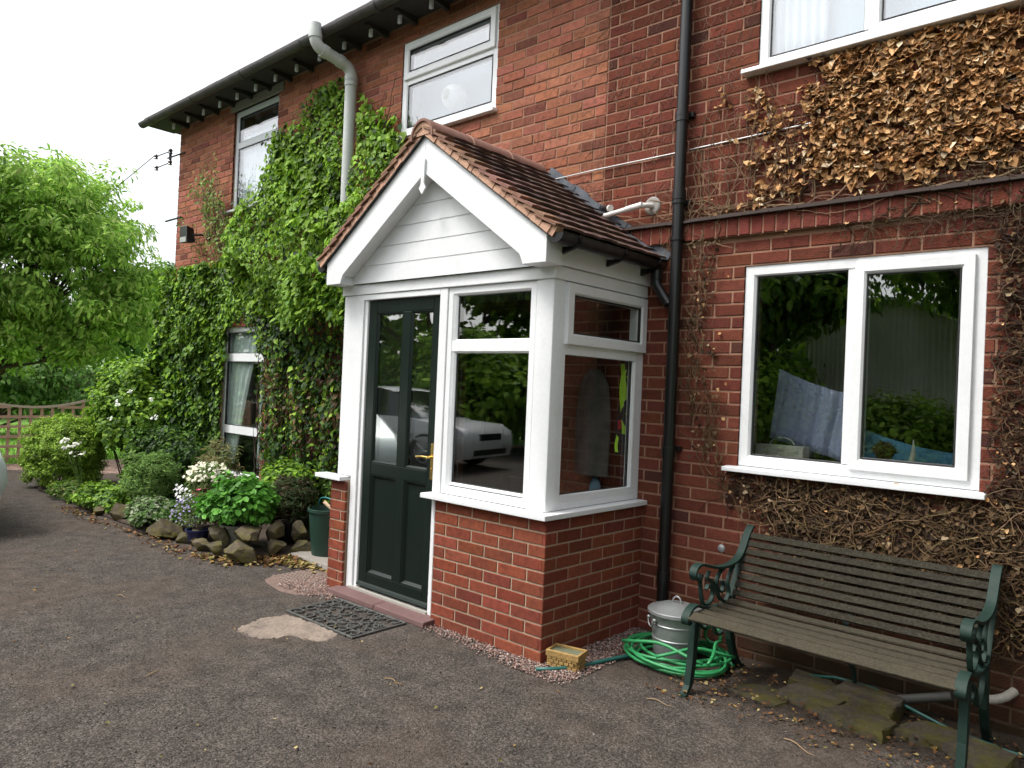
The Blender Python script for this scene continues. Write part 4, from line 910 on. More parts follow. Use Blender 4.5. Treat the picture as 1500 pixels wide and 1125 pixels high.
# ------------------------------------------------------------ bench
bx0, bx1 = .755, 1.955
bench = thing('garden_bench', 'weathered wooden slatted bench with green scrolled iron ends below the window', 'bench', ((bx0+bx1)/2, -.4, 0))
def bench_end(x):
    k = M(); W_ = (.042, 0, 0)
    def rb(p, th=.012, w=.042): k.ribbon([Vector((x, y, z)) for y, z in p], (w, 0, 0), th)
    def cur(P, n=8):
        P = [Vector((p[0], p[1])) for p in P]; out = []
        for i in range(len(P)-1):
            p0 = P[max(i-1, 0)]; p1 = P[i]; p2 = P[i+1]; p3 = P[min(i+2, len(P)-1)]
            for j in range(n):
                t = j/n; out.append(.5*((2*p1)+(-p0+p2)*t+(2*p0-5*p1+4*p2-p3)*t*t+(-p0+3*p1-3*p2+p3)*t*t*t))
        return [(p.x, p.y) for p in out+[P[-1]]]
    # back stile sweeping into the arm and its front scroll
    rb(cur([(-.045, .775), (-.07, .765), (-.115, .72), (-.155, .665), (-.20, .622), (-.27, .598), (-.38, .592), (-.50, .606), (-.60, .632), (-.66, .643), (-.705, .632), (-.722, .603), (-.70, .575), (-.665, .572), (-.65, .593)]), .014)
    rb(cur([(-.075, .755), (-.12, .68), (-.17, .60), (-.23, .50), (-.27, .43), (-.30, .40), (-.36, .385), (-.50, .392), (-.62, .418), (-.69, .440), (-.75, .428), (-.785, .392), (-.775, .365), (-.75, .368)]), .014)
    # scrollwork between arm and seat
    rb(cur([(-.655, .575), (-.64, .53), (-.63, .48), (-.60, .43), (-.54, .425), (-.50, .455), (-.51, .50), (-.55, .52), (-.575, .50)]), .011, .022)
    rb(cur([(-.36, .59), (-.42, .57), (-.46, .53), (-.44, .48), (-.40, .46), (-.38, .49), (-.40, .52)]), .011, .022)
    rb(cur([(-.55, .595), (-.57, .56), (-.53, .54), (-.47, .50), (-.42, .43), (-.36, .40)]), .011, .022)
    rb(cur([(-.34, .40), (-.31, .44), (-.33, .50), (-.30, .55), (-.26, .58)]), .011, .022)
    # below the seat
    rb(cur([(-.69, .36), (-.64, .33), (-.58, .30), (-.55, .33), (-.57, .36)]), .012, .022); rb(cur([(-.62, .385), (-.50, .33), (-.44, .24), (-.36, .25), (-.30, .34)]), .012, .022)
    # legs
    def leg(P, w0, w1):
        n = len(P)
        for i in range(n-1):
            (a, b), (c, d) = P[i], P[i+1]; wa = w0+(w1-w0)*i/(n-1); wb = w0+(w1-w0)*(i+1)/(n-1); h = .017
            k.hexa([(x-h, c-wb/2, d), (x+h, c-wb/2, d), (x+h, c+wb/2, d), (x-h, c+wb/2, d), (x-h, a-wa/2, b), (x+h, a-wa/2, b), (x+h, a+wa/2, b), (x-h, a+wa/2, b)])
    leg([(-.675, .40), (-.69, .30), (-.70, .17), (-.725, .05), (-.765, .0)], .05, .04)
    leg([(-.275, .42), (-.29, .30), (-.27, .18), (-.22, .08), (-.15, .0)], .05, .042)
    k.box((x-.022, -.79, .0), (x+.022, -.735, .014)); k.box((x-.022, -.175, .0), (x+.022, -.125, .014))
    return k
for x in (bx0, bx1): bench_end(x).build('iron_end', IRON, bench, bevel=.003)
sr = random.Random(9)
def slat(name, p0, p1, th, wd, dirv, nrm_, col, seg=14):
    """long board between the two ends with slightly uneven edges; dirv across, nrm_ out of its face"""
    k = M(); k.col = col; vs = []; d = Vector(dirv).normalized(); n = Vector(nrm_).normalized()
    for i in range(seg+1):
        t = i/seg; c = Vector(p0).lerp(Vector(p1), t)+n*(-.004*math.sin(t*3.14)); J = lambda: sr.uniform(-.0008, .0008)
        vs += [c-d*(wd/2+J())-n*th/2, c+d*(wd/2+J())-n*th/2, c+d*(wd/2+J())+n*(th/2+J()), c-d*(wd/2+J())+n*(th/2+J())]
    fs = [(0, 1, 2, 3), tuple(4*seg+q for q in (3, 2, 1, 0))]
    for i in range(seg):
        for q in range(4): fs.append((4*i+q, 4*i+(q+1) % 4, 4*i+4+(q+1) % 4, 4*i+4+q))
    k.add(vs, fs); return k.build(name, SLAT, bench, bevel=.003)
nb = 8
for i in range(nb):
    t = i/(nb-1); y = -.075+(-.262+.075)*t; z = .728+(.440-.728)*t; y -= .0
    g = .95+sr.uniform(-.2, .15); slat('slat', (bx0+.012, y-.018, z), (bx1-.012, y-.018, z), .018, .036, (0, .545, .838), (0, -.838, .545), (.024*g, .020*g, .014*g))
ns = 5
for i in range(ns):
    t = i/(ns-1); y = -.765+(-.335+.765)*t; z = .412+(.392-.412)*math.sin(t*2.2)+(-.012 if i == 0 else 0)
    g = 1.2+sr.uniform(-.35, .4); slat('slat', (bx0+.012, y, z+.006), (bx1-.012, y, z+.006), .013, .068 if i else .060, (0, 1, 0 if i else .5), (0, 0 if i else -.5, 1), (.040*g, .033*g, .022*g))
k = M(); k.ribbon([Vector((1.35, y, z)) for y, z in [(-.74, .380), (-.55, .372), (-.34, .368), (-.25, .385), (-.20, .44)]], (.03, 0, 0), .006); k.tube([(1.30, -.30, .37), (1.37, -.16, .16), (1.38, -.12, .0)], .012, 6); k.build('centre_stay', IRON, bench)

# ------------------------------------------------------------ stones under the bench and rockery rocks
def rock(name, label, x, y, z, w_, h_, dpt=None, col=(.16, .13, .10), seed=0, flat=False, cat='rock', rz=None, group=None):
    rr = random.Random(seed); bm = bmesh.new(); bmesh.ops.create_icosphere(bm, subdivisions=4, radius=1.0)
    pl = [(Vector((rr.gauss(0, 1), rr.gauss(0, 1), rr.gauss(0, .8))).normalized(), rr.uniform(.45, .75)) for _ in range(13)]
    if flat: pl = [(Vector((1, rr.uniform(-.2, .2), .05)).normalized(), .62), (Vector((-1, rr.uniform(-.2, .2), .05)).normalized(), .62), (Vector((.1, 1, 0)).normalized(), .55), (Vector((rr.uniform(-.15, .15), -1, .05)).normalized(), .55), (Vector((0, rr.uniform(-.06, .06), 1)).normalized(), .32), (Vector((0, 0, -1)), .32)]+pl[:1]
    from mathutils import noise
    dpt = dpt or w_*.7; off = Vector((rr.uniform(0, 50), 0, 0)); rz = rr.uniform(-.4, .4) if rz is None else rz; c, s_ = math.cos(rz), math.sin(rz)
    for v in bm.verts:
        p = v.co.copy()
        for n, d in pl:
            e = p.dot(n)-d
            if e > 0: p -= n*e*.985
        p *= 1+.07*noise.noise(p*2.1+off)+.045*noise.noise(p*6+off)+.02*noise.noise(p*15+off)
        v.co = p
    mxx = max(abs(v.co.x) for v in bm.verts); mz0 = min(v.co.z for v in bm.verts); mz1 = max(v.co.z for v in bm.verts); my = max(abs(v.co.y) for v in bm.verts)
    for v in bm.verts:
        X = v.co.x/mxx*w_/2; Y = v.co.y/my*dpt/2; Z = (v.co.z-mz0)/(mz1-mz0)*h_
        v.co = Vector((x+X*c-Y*s_, y+X*s_+Y*c, z-.008+Z))
    me = bpy.data.meshes.new(name); bm.to_mesh(me); bm.free()
    a = me.color_attributes.new('Col', 'FLOAT_COLOR', 'POINT'); g = rr.uniform(.8, 1.2); a.data.foreach_set('color', np.tile(np.array([col[0]*g, col[1]*g, col[2]*g, 1], np.float32), len(me.vertices)))
    me.materials.append(ROCK); me.polygons.foreach_set('use_smooth', [True]*len(me.polygons)); o = link(name, me); tag(o, label, cat, group); es = o.modifiers.new('split', 'EDGE_SPLIT'); es.split_angle = math.radians(24)
    # origin at its base
    off = Vector((x, y, z)); me.transform(Matrix.Translation(-off)); o.location = off; return o
RK = [(-3.03, -1.12, 0, .31, .16, 'large flat topped mossy rock at the front right corner of the rockery'), (-3.38, -1.17, 0, .20, .12, 'pointed mossy rock left of the large corner rock'),
      (-3.63, -1.17, 0, .17, .10, 'low dark rock in the middle of the rockery front'), (-3.87, -1.13, 0, .12, .13, 'narrow yellow green rock below the blue pot'),
      (-4.02, -1.16, 0, .14, .09, 'small brown rock left of the blue pot'), (-4.35, -1.20, 0, .36, .17, 'long yellowish mossy rock under the purple flowers'),
      (-3.06, -.83, 0, .18, .14, 'dark rock right of the large corner rock at ground level'), (-3.02, -.60, 0, .22, .12, 'long low rock nearest the bucket at ground level'),
      (-5.78, -1.25, 0, .17, .11, 'small orange stained rock at the far end of the bed edge'), (-5.34, -1.22, 0, .21, .17, 'grey mossy rock at the far part of the bed edge'), (-4.87, -1.22, 0, .17, .11, 'small rock half hidden by white edged ground cover'),
      (-3.17, -1.02, .125, .33, .13, 'wedge shaped slab of rock laid on top of the corner rock'), (-3.55, -1.08, .09, .15, .13, 'pale upright stone beside the grey pot'), (-3.43, -1.07, .08, .10, .13, 'thin stone wedged between two larger rockery stones'),
      (-3.16, -.78, .10, .20, .17, 'rounded mossy rock in the upper row near the dark planter'), (-3.10, -.56, .09, .16, .17, 'upper right rock of the rockery nearest the bucket')]
for i, (x, y, z, w_, h_, lb) in enumerate(RK): rock('rock', lb, x, y, z, w_*1.22, h_*1.15, col=[(.085, .07, .05), (.06, .053, .042), (.11, .09, .065)][i % 3] if 'pale' not in lb else (.20, .17, .13), seed=20+i, group=None)
SK = [(1.25, -.36, 0, .32, .10, 'grey flat stone on edge of the pile under the left half of the bench'), (1.49, -.45, 0, .34, .10, 'long cut stone block at the front under the middle of the bench'), (1.46, -.24, .0, .36, .15, 'large flat stone behind the cut block under the bench'),
      (1.76, -.36, 0, .30, .09, 'broad worn flagstone under the right half of the bench'), (1.98, -.42, 0, .28, .10, 'pale stone block by the right front leg of the bench'), (1.03, -.45, 0, .30, .035, 'thin flat paving stone behind the left bench leg'), (1.18, -.16, 0, .30, .09, 'dark rough stone against the wall under the bench')]
for i, (x, y, z, w_, h_, lb) in enumerate(SK): rock('stone', lb, x, y, z, w_*.95, h_*.62, dpt=.21, col=(.075, .066, .056), seed=60+i, flat=True, cat='stone', rz=rnd.uniform(-.25, .1))
# bed soil
bed = [(-8.9, -.9), (-7.9, -1.25), (-6.3, -1.25), (-5.2, -1.25), (-4.2, -1.14), (-3.2, -1.08), (-2.98, -.75), (-3.0, -.45), (-3.0, .0), (-8.9, 0)]
k = M(); bmc = np.array(bed); k.prism(bed, lambda u, v, n: (u, v, n), -.01, .035); tag(k.build('flower_bed_soil', SOIL, bevel=.03), kind='structure')

# ------------------------------------------------------------ foliage
def jitter_dirs(n, out, s=.5): return nrm(np.tile(np.array(out, float), (n, 1))+rng.normal(0, s, (n, 3)))
G_BRIGHT = [(.215, .37, .030), (.29, .47, .045), (.145, .28, .022)]; G_MID = [(.09, .19, .022), (.13, .25, .03), (.055, .13, .018)]; G_DARK = [(.018, .045, .010), (.03, .07, .015), (.045, .10, .02)]
# main climber on the wall left of the porch
main = [(-3.97, 4.44), (-3.46, 4.36), (-3.19, 3.98), (-2.80, 3.90), (-2.55, 3.56), (-2.38, 3.10), (-2.40, 2.7), (-2.12, 2.45), (-2.07, .2), (-3.2, .1), (-4.42, .3), (-4.60, .88), (-4.66, 1.17), (-4.74, 1.75), (-4.95, 2.12), (-5.30, 2.20), (-5.50, 2.68), (-5.40, 3.45), (-4.94, 3.55), (-4.72, 4.10), (-4.25, 4.12)]
def wall_plant(n, poly, depthf, sizef, colf, wob=.07, outn=(0, -1, .35), skip=None, shape=None):
    A = sample_poly(n, poly, wob); 
    if skip is not None: A = A[~skip(A[:, 0], A[:, 1])]
    n = len(A); D = depthf(A[:, 0], A[:, 1]); dep = D*rng.beta(3.2, 1.1, n)
    lump = .5+.5*np.sin(A[:, 0]*9+2*np.sin(A[:, 1]*5))*np.sin(A[:, 1]*8+1.3*np.cos(A[:, 0]*7)); dep = dep*(.55+.65*lump)
    P = np.stack([A[:, 0], -.01-dep, A[:, 1]], 1); Nv = jitter_dirs(n, outn, .45); Tv = np.stack([rng.normal(0, .55, n), -.25+rng.normal(0, .25, n), -np.ones(n)], 1)
    age = (.98+.20*np.sin(A[:, 0]*4.1+1.7*np.sin(A[:, 1]*3.3))*np.cos(A[:, 1]*3.7+A[:, 0])+.12*np.sin(A[:, 0]*13+A[:, 1]*17))[:, None]*np.where(rng.uniform(0, 1, (n, 1)) < .10, .55, 1.0)
    return leaves(P, Nv, Tv, sizef(A[:, 0], A[:, 1], n), colf(A[:, 0], A[:, 1], n)*np.clip(age, .45, 1.25), wid=1.0 if shape is None else shape[0], fold=.2, curl=.18, wide=.18 if shape is None else shape[1])
def d_main(x, z):
    up = .07+.10*np.clip((3.9-z)/.9, 0, 1); bulge = .42*np.exp(-((z-2.62)/.42)**2)*np.clip((x+5.4)/.8, .2, 1); low = np.where(z < 2.1, .16, 0)
    d = np.where(z < 2.15, .14+.06*np.sin(x*7)**2, up+bulge); return np.where((x < -4.35) & (z < 2.75), np.minimum(d, .09), d)
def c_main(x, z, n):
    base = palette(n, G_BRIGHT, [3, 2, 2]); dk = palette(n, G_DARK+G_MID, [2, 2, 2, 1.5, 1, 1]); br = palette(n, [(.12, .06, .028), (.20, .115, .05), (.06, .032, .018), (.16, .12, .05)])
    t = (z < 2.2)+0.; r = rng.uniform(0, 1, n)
    c = np.where((((t > 0) & (r < .82)) | (r < .18))[:, None], dk, base)  # mostly dark leaves low down: shade under the overhang put into their colour
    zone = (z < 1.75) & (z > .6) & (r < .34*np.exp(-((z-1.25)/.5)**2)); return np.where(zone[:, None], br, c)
climb = thing('climbing_plant', 'dense green climber covering the wall between the porch and the tall window', 'climber', (-3.6, 0, 0))
pipe_skip = lambda x, z: (np.abs(x+3.315) < .105) & (z > 3.05)
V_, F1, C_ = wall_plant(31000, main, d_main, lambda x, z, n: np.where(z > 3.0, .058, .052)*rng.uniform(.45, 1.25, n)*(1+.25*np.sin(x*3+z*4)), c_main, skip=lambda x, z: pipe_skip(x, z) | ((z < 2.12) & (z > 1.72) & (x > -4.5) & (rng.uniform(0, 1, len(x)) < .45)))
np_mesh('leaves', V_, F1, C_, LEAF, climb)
k = M(); cr = random.Random(4)
for i in range(210):
    x = cr.uniform(-4.9, -2.1); z = cr.uniform(.05, 1.2) if i < 150 else cr.uniform(1.5, 3.3); k.col = vary((.075, .055, .04), .4); p = [(x, -.02, z)]; y = -.02
    for q in range(9): x += cr.uniform(-.08, .08); z += cr.uniform(.05, .17); y = max(min(y+cr.uniform(-.03, .025), -.01), -.14); p.append((max(x, -4.9), y, min(z, 4.3)))
    k.tube(p, [.008*(1-.08*q) for q in range(10)], 5, caps=False)
k.build('stems', STEM, climb, normals=False)
# foreground hanging sprays at the overhang
m_n = 2600; cx = rng.uniform(-3.85, -2.25, 70); cz = rng.uniform(2.08, 2.5, 70); i = rng.integers(0, 70, m_n)
P = np.stack([cx[i]+rng.normal(0, .07, m_n), -.36+rng.normal(0, .05, m_n)-.08*np.sin(cx[i]*5), cz[i]+rng.normal(0, .06, m_n)], 1); cl = palette(m_n, G_BRIGHT+G_MID, [3, 2, 3, 1, 1, 1])
V_, F1, C_ = leaves(P, jitter_dirs(m_n, (0, -.8, .6), .4), np.stack([rng.normal(0, .5, m_n), -.5+rng.normal(0, .3, m_n), -np.ones(m_n)], 1), rng.uniform(.05, .085, m_n), cl, wid=.55, wide=.25)
np_mesh('hanging_spray', V_, F1, C_, LEAF, climb)
# ivy left of the tall window
low = [(-7.25, 2.80), (-6.3, 2.86), (-5.4, 2.84), (-5.25, 2.35), (-5.40, 2.18), (-5.74, 2.12), (-5.74, 1.4), (-5.75, .5), (-5.9, .15), (-7.2, .1), (-7.3, 1.4)]
ivy_d = lambda x, z: (.20+.06*np.sin(x*6+z*4))*np.clip((-5.72-x)/.45, .25, 1)
ivy = thing('ivy', 'glossy green ivy covering the wall between the house corner and the tall window', 'ivy', (-6.5, 0, 0))
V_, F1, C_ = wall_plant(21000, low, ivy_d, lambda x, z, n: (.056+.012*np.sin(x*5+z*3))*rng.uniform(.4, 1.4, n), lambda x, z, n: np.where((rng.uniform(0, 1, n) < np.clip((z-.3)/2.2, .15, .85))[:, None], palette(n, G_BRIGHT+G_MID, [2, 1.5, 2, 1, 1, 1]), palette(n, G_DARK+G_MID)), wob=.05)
nn = 3800; zz = rng.uniform(.1, 2.85, nn); P = np.stack([-7.19-rng.beta(2, 2, nn)*.24, rng.uniform(-.2, 1.6, nn), zz], 1)
V2, F2, C2 = leaves(P, jitter_dirs(nn, (-1, -.4, .4), .4), np.stack([rng.normal(0, .4, nn), rng.normal(0, .4, nn), -np.ones(nn)], 1), .066*rng.uniform(.6, 1.25, nn), palette(nn, G_BRIGHT+G_MID), wid=1.0, wide=.18)
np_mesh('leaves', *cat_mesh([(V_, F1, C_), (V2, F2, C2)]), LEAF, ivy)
# thin sprays climbing over the brick by the upper left window
k = M(); sp = []; pr_ = random.Random(12)
for i in range(16):
    x = pr_.uniform(-6.2, -5.3); z = 2.85; y = -.06; p = [(x, y, z)]; ln = pr_.randint(5, 11); dx = pr_.uniform(-.11, .01)
    for q in range(ln): x += dx+pr_.uniform(-.05, .05); z += pr_.uniform(.05, .14); y += pr_.uniform(-.03, .015); y = min(y, -.03); p.append((x, y, z)); sp.append((x, y, z))
    k.col = (.16, .12, .07); k.tube(p, [.004]*len(p), 5, caps=False)
sp = np.array(sp); nn = 900; ii = rng.integers(0, len(sp), nn); P = sp[ii]+rng.normal(0, .06, (nn, 3))*[1, .4, 1]; P[:, 1] = np.minimum(P[:, 1], -.02)
V_, F1, C_ = leaves(P, jitter_dirs(nn, (0, -1, .5), .5), np.stack([rng.normal(0, .8, nn), rng.normal(-.2, .3, nn), -.6*np.ones(nn)], 1), rng.uniform(.03, .06, nn), palette(nn, [(.20, .32, .05), (.25, .30, .08), (.12, .22, .04)]), wid=.6)
spray = thing('climber_shoots', 'loose leafy shoots straying over the brick beside the upper left window', 'climber', (-5.9, 0, 2.8))
k.build('stems', STEM, spray, normals=False); np_mesh('leaves', V_, F1, C_, LEAF, spray)
# roses: three small pink-red blooms
for i, (x, z, y) in enumerate([(-3.42, 3.05, -.16), (-3.2, 2.78, -.3), (-2.62, 2.55, -.42)]):
    k = M(); k.col = (.5, .02, .08)
    for q in range(14):
        a = q*2.4; r = .006+.0017*q; c = Vector((x+r*math.cos(a), y-.012+.0008*q, z+r*math.sin(a))); t = Vector((math.cos(a), -.5, math.sin(a)))*.014; s_ = Vector((-math.sin(a), 0, math.cos(a)))*.011
        k.add([c-s_, c+s_, c+s_+t, c-s_+t], [(0, 1, 2, 3)])
    tag(k.build('rose_bloom', LEAF, normals=False), ['small red bloom by the foot of the grey pipe', 'small red bloom in the climber below the grey pipe', 'small red bloom in the climber close to the porch roof'][i], 'flower', 'red blooms in the climber')

# dried creeper on the right
dead = thing('dead_creeper', 'withered creeper with golden brown leaves and bare stems around the right hand windows', 'creeper', (1.4, 0, 1.0))
D1 = [(.93, 3.40), (1.38, 3.42), (1.9, 3.41), (2.6, 3.42), (2.7, 2.60), (2.0, 2.66), (1.72, 2.72), (1.5, 2.68), (1.24, 2.69), (.99, 2.76), (.955, 3.05)]
def dcol(n): return palette(n, [(.46, .25, .105), (.58, .36, .17), (.30, .15, .06), (.66, .52, .34), (.12, .06, .028)], [4, 3.5, 3, .9, 1.8], .28)
parts = []
def dry(A, size=.036, y=(.006, .034), up=.85):
    n = len(A); P = np.stack([A[:, 0], -rng.uniform(*y, n), A[:, 1]+.012], 1); Nv = nrm(np.array([[0, -.62, up]])+rng.normal(0, .40, (n, 3)))
    return leaves(P, Nv, np.stack([rng.normal(0, .55, n), -1+rng.normal(0, .3, n), -.9*np.ones(n)], 1), rng.uniform(.45, 1.2, n)*size, dcol(n), wid=1.15, fold=.28, curl=.5, wide=.32, rag=.07)
A = np.concatenate([sample_poly(9500, D1, .035), sample_poly(500, D1, .12)]); A = A[A[:, 1] < 3.415]; A = A[A[:, 1] > 2.66+.09*np.sin(A[:, 0]*11)*np.sin(A[:, 0]*29)+rng.exponential(.03, len(A))-.02]; ln_ = np.sin(A[:, 0]*21+np.sin(A[:, 1]*17)*2)*np.sin(A[:, 1]*19+A[:, 0]*8); A = A[(ln_ < .72) & (A[:, 0] > .93+.10*np.sin(A[:, 1]*23)*np.abs(np.sin(A[:, 1]*9))+rng.exponential(.05, len(A)))]; parts.append(dry(A))
cl = [(.66, 3.30), (.70, 3.26), (.74, 3.21), (.63, 3.19), (.67, 3.16), (.80, 3.12), (.72, 3.10), (.78, 3.03), (.70, 2.93), (.80, 2.93), (.66, 2.88), (.84, 2.86), (.78, 2.83), (.72, 2.73), (.76, 2.68), (.84, 2.72), (.70, 2.66), (.90, 2.70), (.45, 3.33), (.46, 3.28), (.50, 3.05), (.44, 2.64), (.60, 2.66)]
A = np.concatenate([np.array(c)+rng.normal(0, .024, (15 if c[0] > .6 else 5, 2)) for c in cl]+[sample_poly(90, [(.60, 2.64), (1.0, 2.66), (1.0, 3.1), (.85, 3.3), (.8, 2.85)])]); parts.append(dry(A, .032))
A = np.concatenate([rng.uniform((.35, 2.44), (2.4, 2.66), (110, 2)), sample_poly(170, [(1.9, .6), (2.4, .6), (2.4, 2.5), (1.9, 2.5)]), sample_poly(260, [(.6, 1.05), (1.9, 1.05), (2.3, 1.1), (2.3, .3), (1.3, .45), (.9, .7)]), sample_poly(22, [(.3, 2.4), (.5, 2.4), (.55, 1.1), (.3, 1.3)])]); parts.append(dry(A, .020))
A = np.concatenate([sample_poly(1100, [(1.9, .5), (2.5, .5), (2.5, 2.6), (1.92, 2.6)], .04), sample_poly(1300, [(.58, 1.04), (2.4, 1.04), (2.4, .5), (1.4, .55), (.9, .72)], .05), sample_poly(150, [(.3, 2.45), (.47, 2.45), (.42, 1.9), (.52, 1.1), (.38, 1.1), (.28, 1.9)], .03)])
A = A[~((A[:, 0] > .6) & (A[:, 0] < 1.89) & (A[:, 1] > 1.06) & (A[:, 1] < 2.32))]
q_ = dry(A, .024, (.004, .045)); parts.append((q_[0], q_[1], np.repeat(palette(len(A), [(.075, .045, .022), (.045, .027, .015), (.13, .08, .04), (.24, .18, .11)], [3, 3, 2, .4]), 6, axis=0)))
V_, F1, C_ = cat_mesh(parts); np_mesh('dry_leaves', V_, F1, C_, DRY, dead)
k = M(); vr = random.Random(8)
def vine(x, z, steps, dx, dz, r, wig=.5, col=(.20, .12, .065), ymax=.05, sl=.03, seg=4):
    a = math.atan2(dz, dx); y = -.012-vr.uniform(0, ymax*.5); p = [(x, y, z)]; w = 0
    for _ in range(steps):
        if (.605 < x < 1.89 and 1.075 < z < 2.31) or (x > .57 and z > 3.42): break
        w = w*.7+vr.uniform(-wig, wig)*.6; aa = a+w; x += sl*math.cos(aa); z += sl*math.sin(aa); y = min(-.006, max(-ymax, y+vr.uniform(-.006, .006))); p.append((x, y, z))
    if len(p) < 3: return
    k.col = vary(col, .4); k.tube(p, [r*(1-.6*i/len(p)) for i in range(len(p))], seg, caps=False)
for i in range(26): vine(vr.uniform(-.0, 2.4), 2.60+vr.uniform(-.02, .05), vr.randint(14, 40), vr.choice((-1, 1)), vr.uniform(-.1, .15), vr.uniform(.003, .007), .6, (.19, .125, .075), sl=.03)
for i in range(44): vine(vr.choice((vr.uniform(.24, .95), vr.uniform(.24, .95), vr.uniform(.9, 2.3))), 2.60+vr.uniform(-.01, .25), vr.randint(8, 34), vr.uniform(-.7, .7), 1, vr.uniform(.0015, .0038), .85, (.15, .095, .055))
for i in range(150): # strip left of the lower window
    t = vr.random(); x = .33+.02*math.sin(t*9)+(.16*max(0, t-.6)/.4)+vr.gauss(0, .05); vine(x, 2.45-1.45*t, vr.randint(5, 14), vr.uniform(-.5, .6), vr.choice((-1, 1, 1)), vr.uniform(.0012, .0035), 1.1, (.12, .075, .042), sl=.022)
def tangle(poly, n, col, rr_=(.0012, .004), wig=1.0, sl=.02, yy=.07):
    A = sample_poly(n, poly, .05)
    for x, z in A: a = vr.uniform(0, 6.28); vine(x, z, vr.randint(4, 12), math.cos(a)*1.3, math.sin(a), vr.uniform(*rr_), wig, col, ymax=yy, sl=sl)
T1 = [(.52, 1.04), (1.9, 1.04), (2.4, 1.10), (2.4, .45), (2.0, .42), (1.72, .5), (1.31, .58), (.98, .70), (.72, .88)]
T2 = [(1.91, 2.45), (2.4, 2.55), (2.4, 1.06), (1.92, 1.06)]
tangle(T1, 1100, (.12, .075, .038)); tangle(T1, 1100, (.035, .022, .015), (.002, .006), yy=.035); tangle(T1, 130, (.24, .165, .09), (.0015, .003), .6, .03, .08); tangle([(.9, 3.40), (2.4, 3.42), (2.4, 2.62), (.95, 2.68)], 420, (.05, .03, .018), (.0015, .004), yy=.015)  # last tangle: dark stems painted in as a shadow layer behind the leaves
for (x_, n_) in ((.27, 26), (.33, 20), (.40, 30), (.46, 24), (.53, 16), (.62, 28), (.90, 22), (.95, 18), (1.02, 14)): vine(x_, 2.60, n_, vr.uniform(-.15, .2), 1, .0042, .45, (.13, .085, .05), ymax=.03)
tangle(T2, 480, (.11, .068, .038)); tangle(T2, 620, (.035, .022, .016), (.002, .006), yy=.03)
tangle([(1.1, 2.42), (2.4, 2.35), (2.4, 2.75), (1.9, 2.70)], 420, (.075, .05, .03)); tangle([(.22, 2.42), (.5, 2.44), (.45, 2.62), (.0, 2.58)], 60, (.17, .11, .065))
k.build('stems', STEM, dead, normals=False)
k = M() # faint rootlet traces left on the brick
for i in range(700):
    x = vr.choice((vr.uniform(-.55, .18), vr.uniform(.25, .65), vr.uniform(-1.2, .1))); z = vr.uniform(2.62, 4.3) if x < .62 else vr.uniform(2.6, 3.4)
    if x < -.9 and z < 3.1: continue
    a = vr.gauss(1.5, .6); y = -.0035; p = [(x, y, z)]; w = 0
    for _ in range(vr.randint(4, 16)): w = w*.6+vr.uniform(-.9, .9); x += .011*math.cos(a+w); z += .011*math.sin(a+w); p.append((x, y, z))
    k.col = vary((.26, .16, .115), .35); k.tube(p, [.0011]*len(p), 3, caps=False)
tag(k.build('rootlet_marks', STEM, dead, normals=False), 'pale dried rootlets clinging to the bricks', kind='stuff')

# generic bush made of leaf clumps
def clump_leaves(centres, radii, per, size, cols, wts=None, wid=.7, droop=.5, outc=None, wide=.25, flat=.8):
    n = len(centres)*per; i = np.repeat(np.arange(len(centres)), per); d = nrm(rng.normal(0, 1, (n, 3))); r = rng.uniform(.25, 1, n)**.6
    P = centres[i]+d*radii[i][:, None]*r[:, None]*np.array([1, 1, flat]); outc = centres.mean(0) if outc is None else outc
    out = nrm(P-outc+[0, 0, .3]); Nv = nrm(out*.6+d*.5+np.array([0, 0, .5])+rng.normal(0, .35, (n, 3))); Tv = d*.7+rng.normal(0, .5, (n, 3))-np.array([0, 0, droop])
    shade = rng.uniform(.75, 1.2, len(centres))[i][:, None]
    return leaves(P, Nv, Tv, rng.uniform(.6, 1.3, n)*size, palette(n, cols, wts)*shade, wid=wid, wide=wide)
def shell_centres(n, c, r, zmin=-.6, inner=.55):
    out = []
    while len(out) < n:
        d = nrm(rng.normal(0, 1, (1, 3)))[0]
        if d[2] < zmin: continue
        out.append(np.array(c)+d*np.array(r)*rng.uniform(inner, 1.0)*(1+.12*math.sin(d[0]*7+d[2]*5)))
    return np.array(out)
def bush(name, label, cat, c, r, ncl, per, size, cols, rad, wts=None, wid=.7, droop=.3, base=None, mt=None, wide=.25, inner=.55, zmin=-.6, nst=14):
    base = base or (c[0], c[1], 0); t = thing(name, label, cat, base)
    cc = shell_centres(ncl, c, r, zmin, inner); cc[:, 2] = np.maximum(cc[:, 2], .06)
    V_, F1, C_ = clump_leaves(cc, np.full(ncl, rad)*rng.uniform(.7, 1.3, ncl), per, size, cols, wts, wid, droop, wide=wide)
    V_[:, 2] = np.maximum(V_[:, 2], .015); np_mesh('foliage', V_, F1, C_, mt or LEAF, t)
    k = M(); k.col = (.09, .065, .045)
    for q in range(min(nst, ncl)):
        e = cc[q]; b = Vector(base)+Vector((rnd.uniform(-.06, .06)*r[0]*3, rnd.uniform(-.05, .05), 0)); mid = b.lerp(Vector(e), .5)+Vector((rnd.uniform(-.05, .05), rnd.uniform(-.05, .05), .04)); k.tube([b, mid, Vector(e)], [.012*max(r), .009*max(r), .004*max(r)], 5)
    k.build('stems', STEM, t, normals=False); return t
CON = [(.28, .44, .045), (.38, .56, .07), (.17, .30, .03), (.06, .11, .02)]
bush('conifer_shrub', 'golden green spreading conifer shrub at the far left of the flower bed', 'shrub', (-8.0, -.95, .40), (.56, .42, .50), 620, 85, .030, CON, .065, [3, 2, 2, 1], wid=.5, droop=-.3, inner=.8)
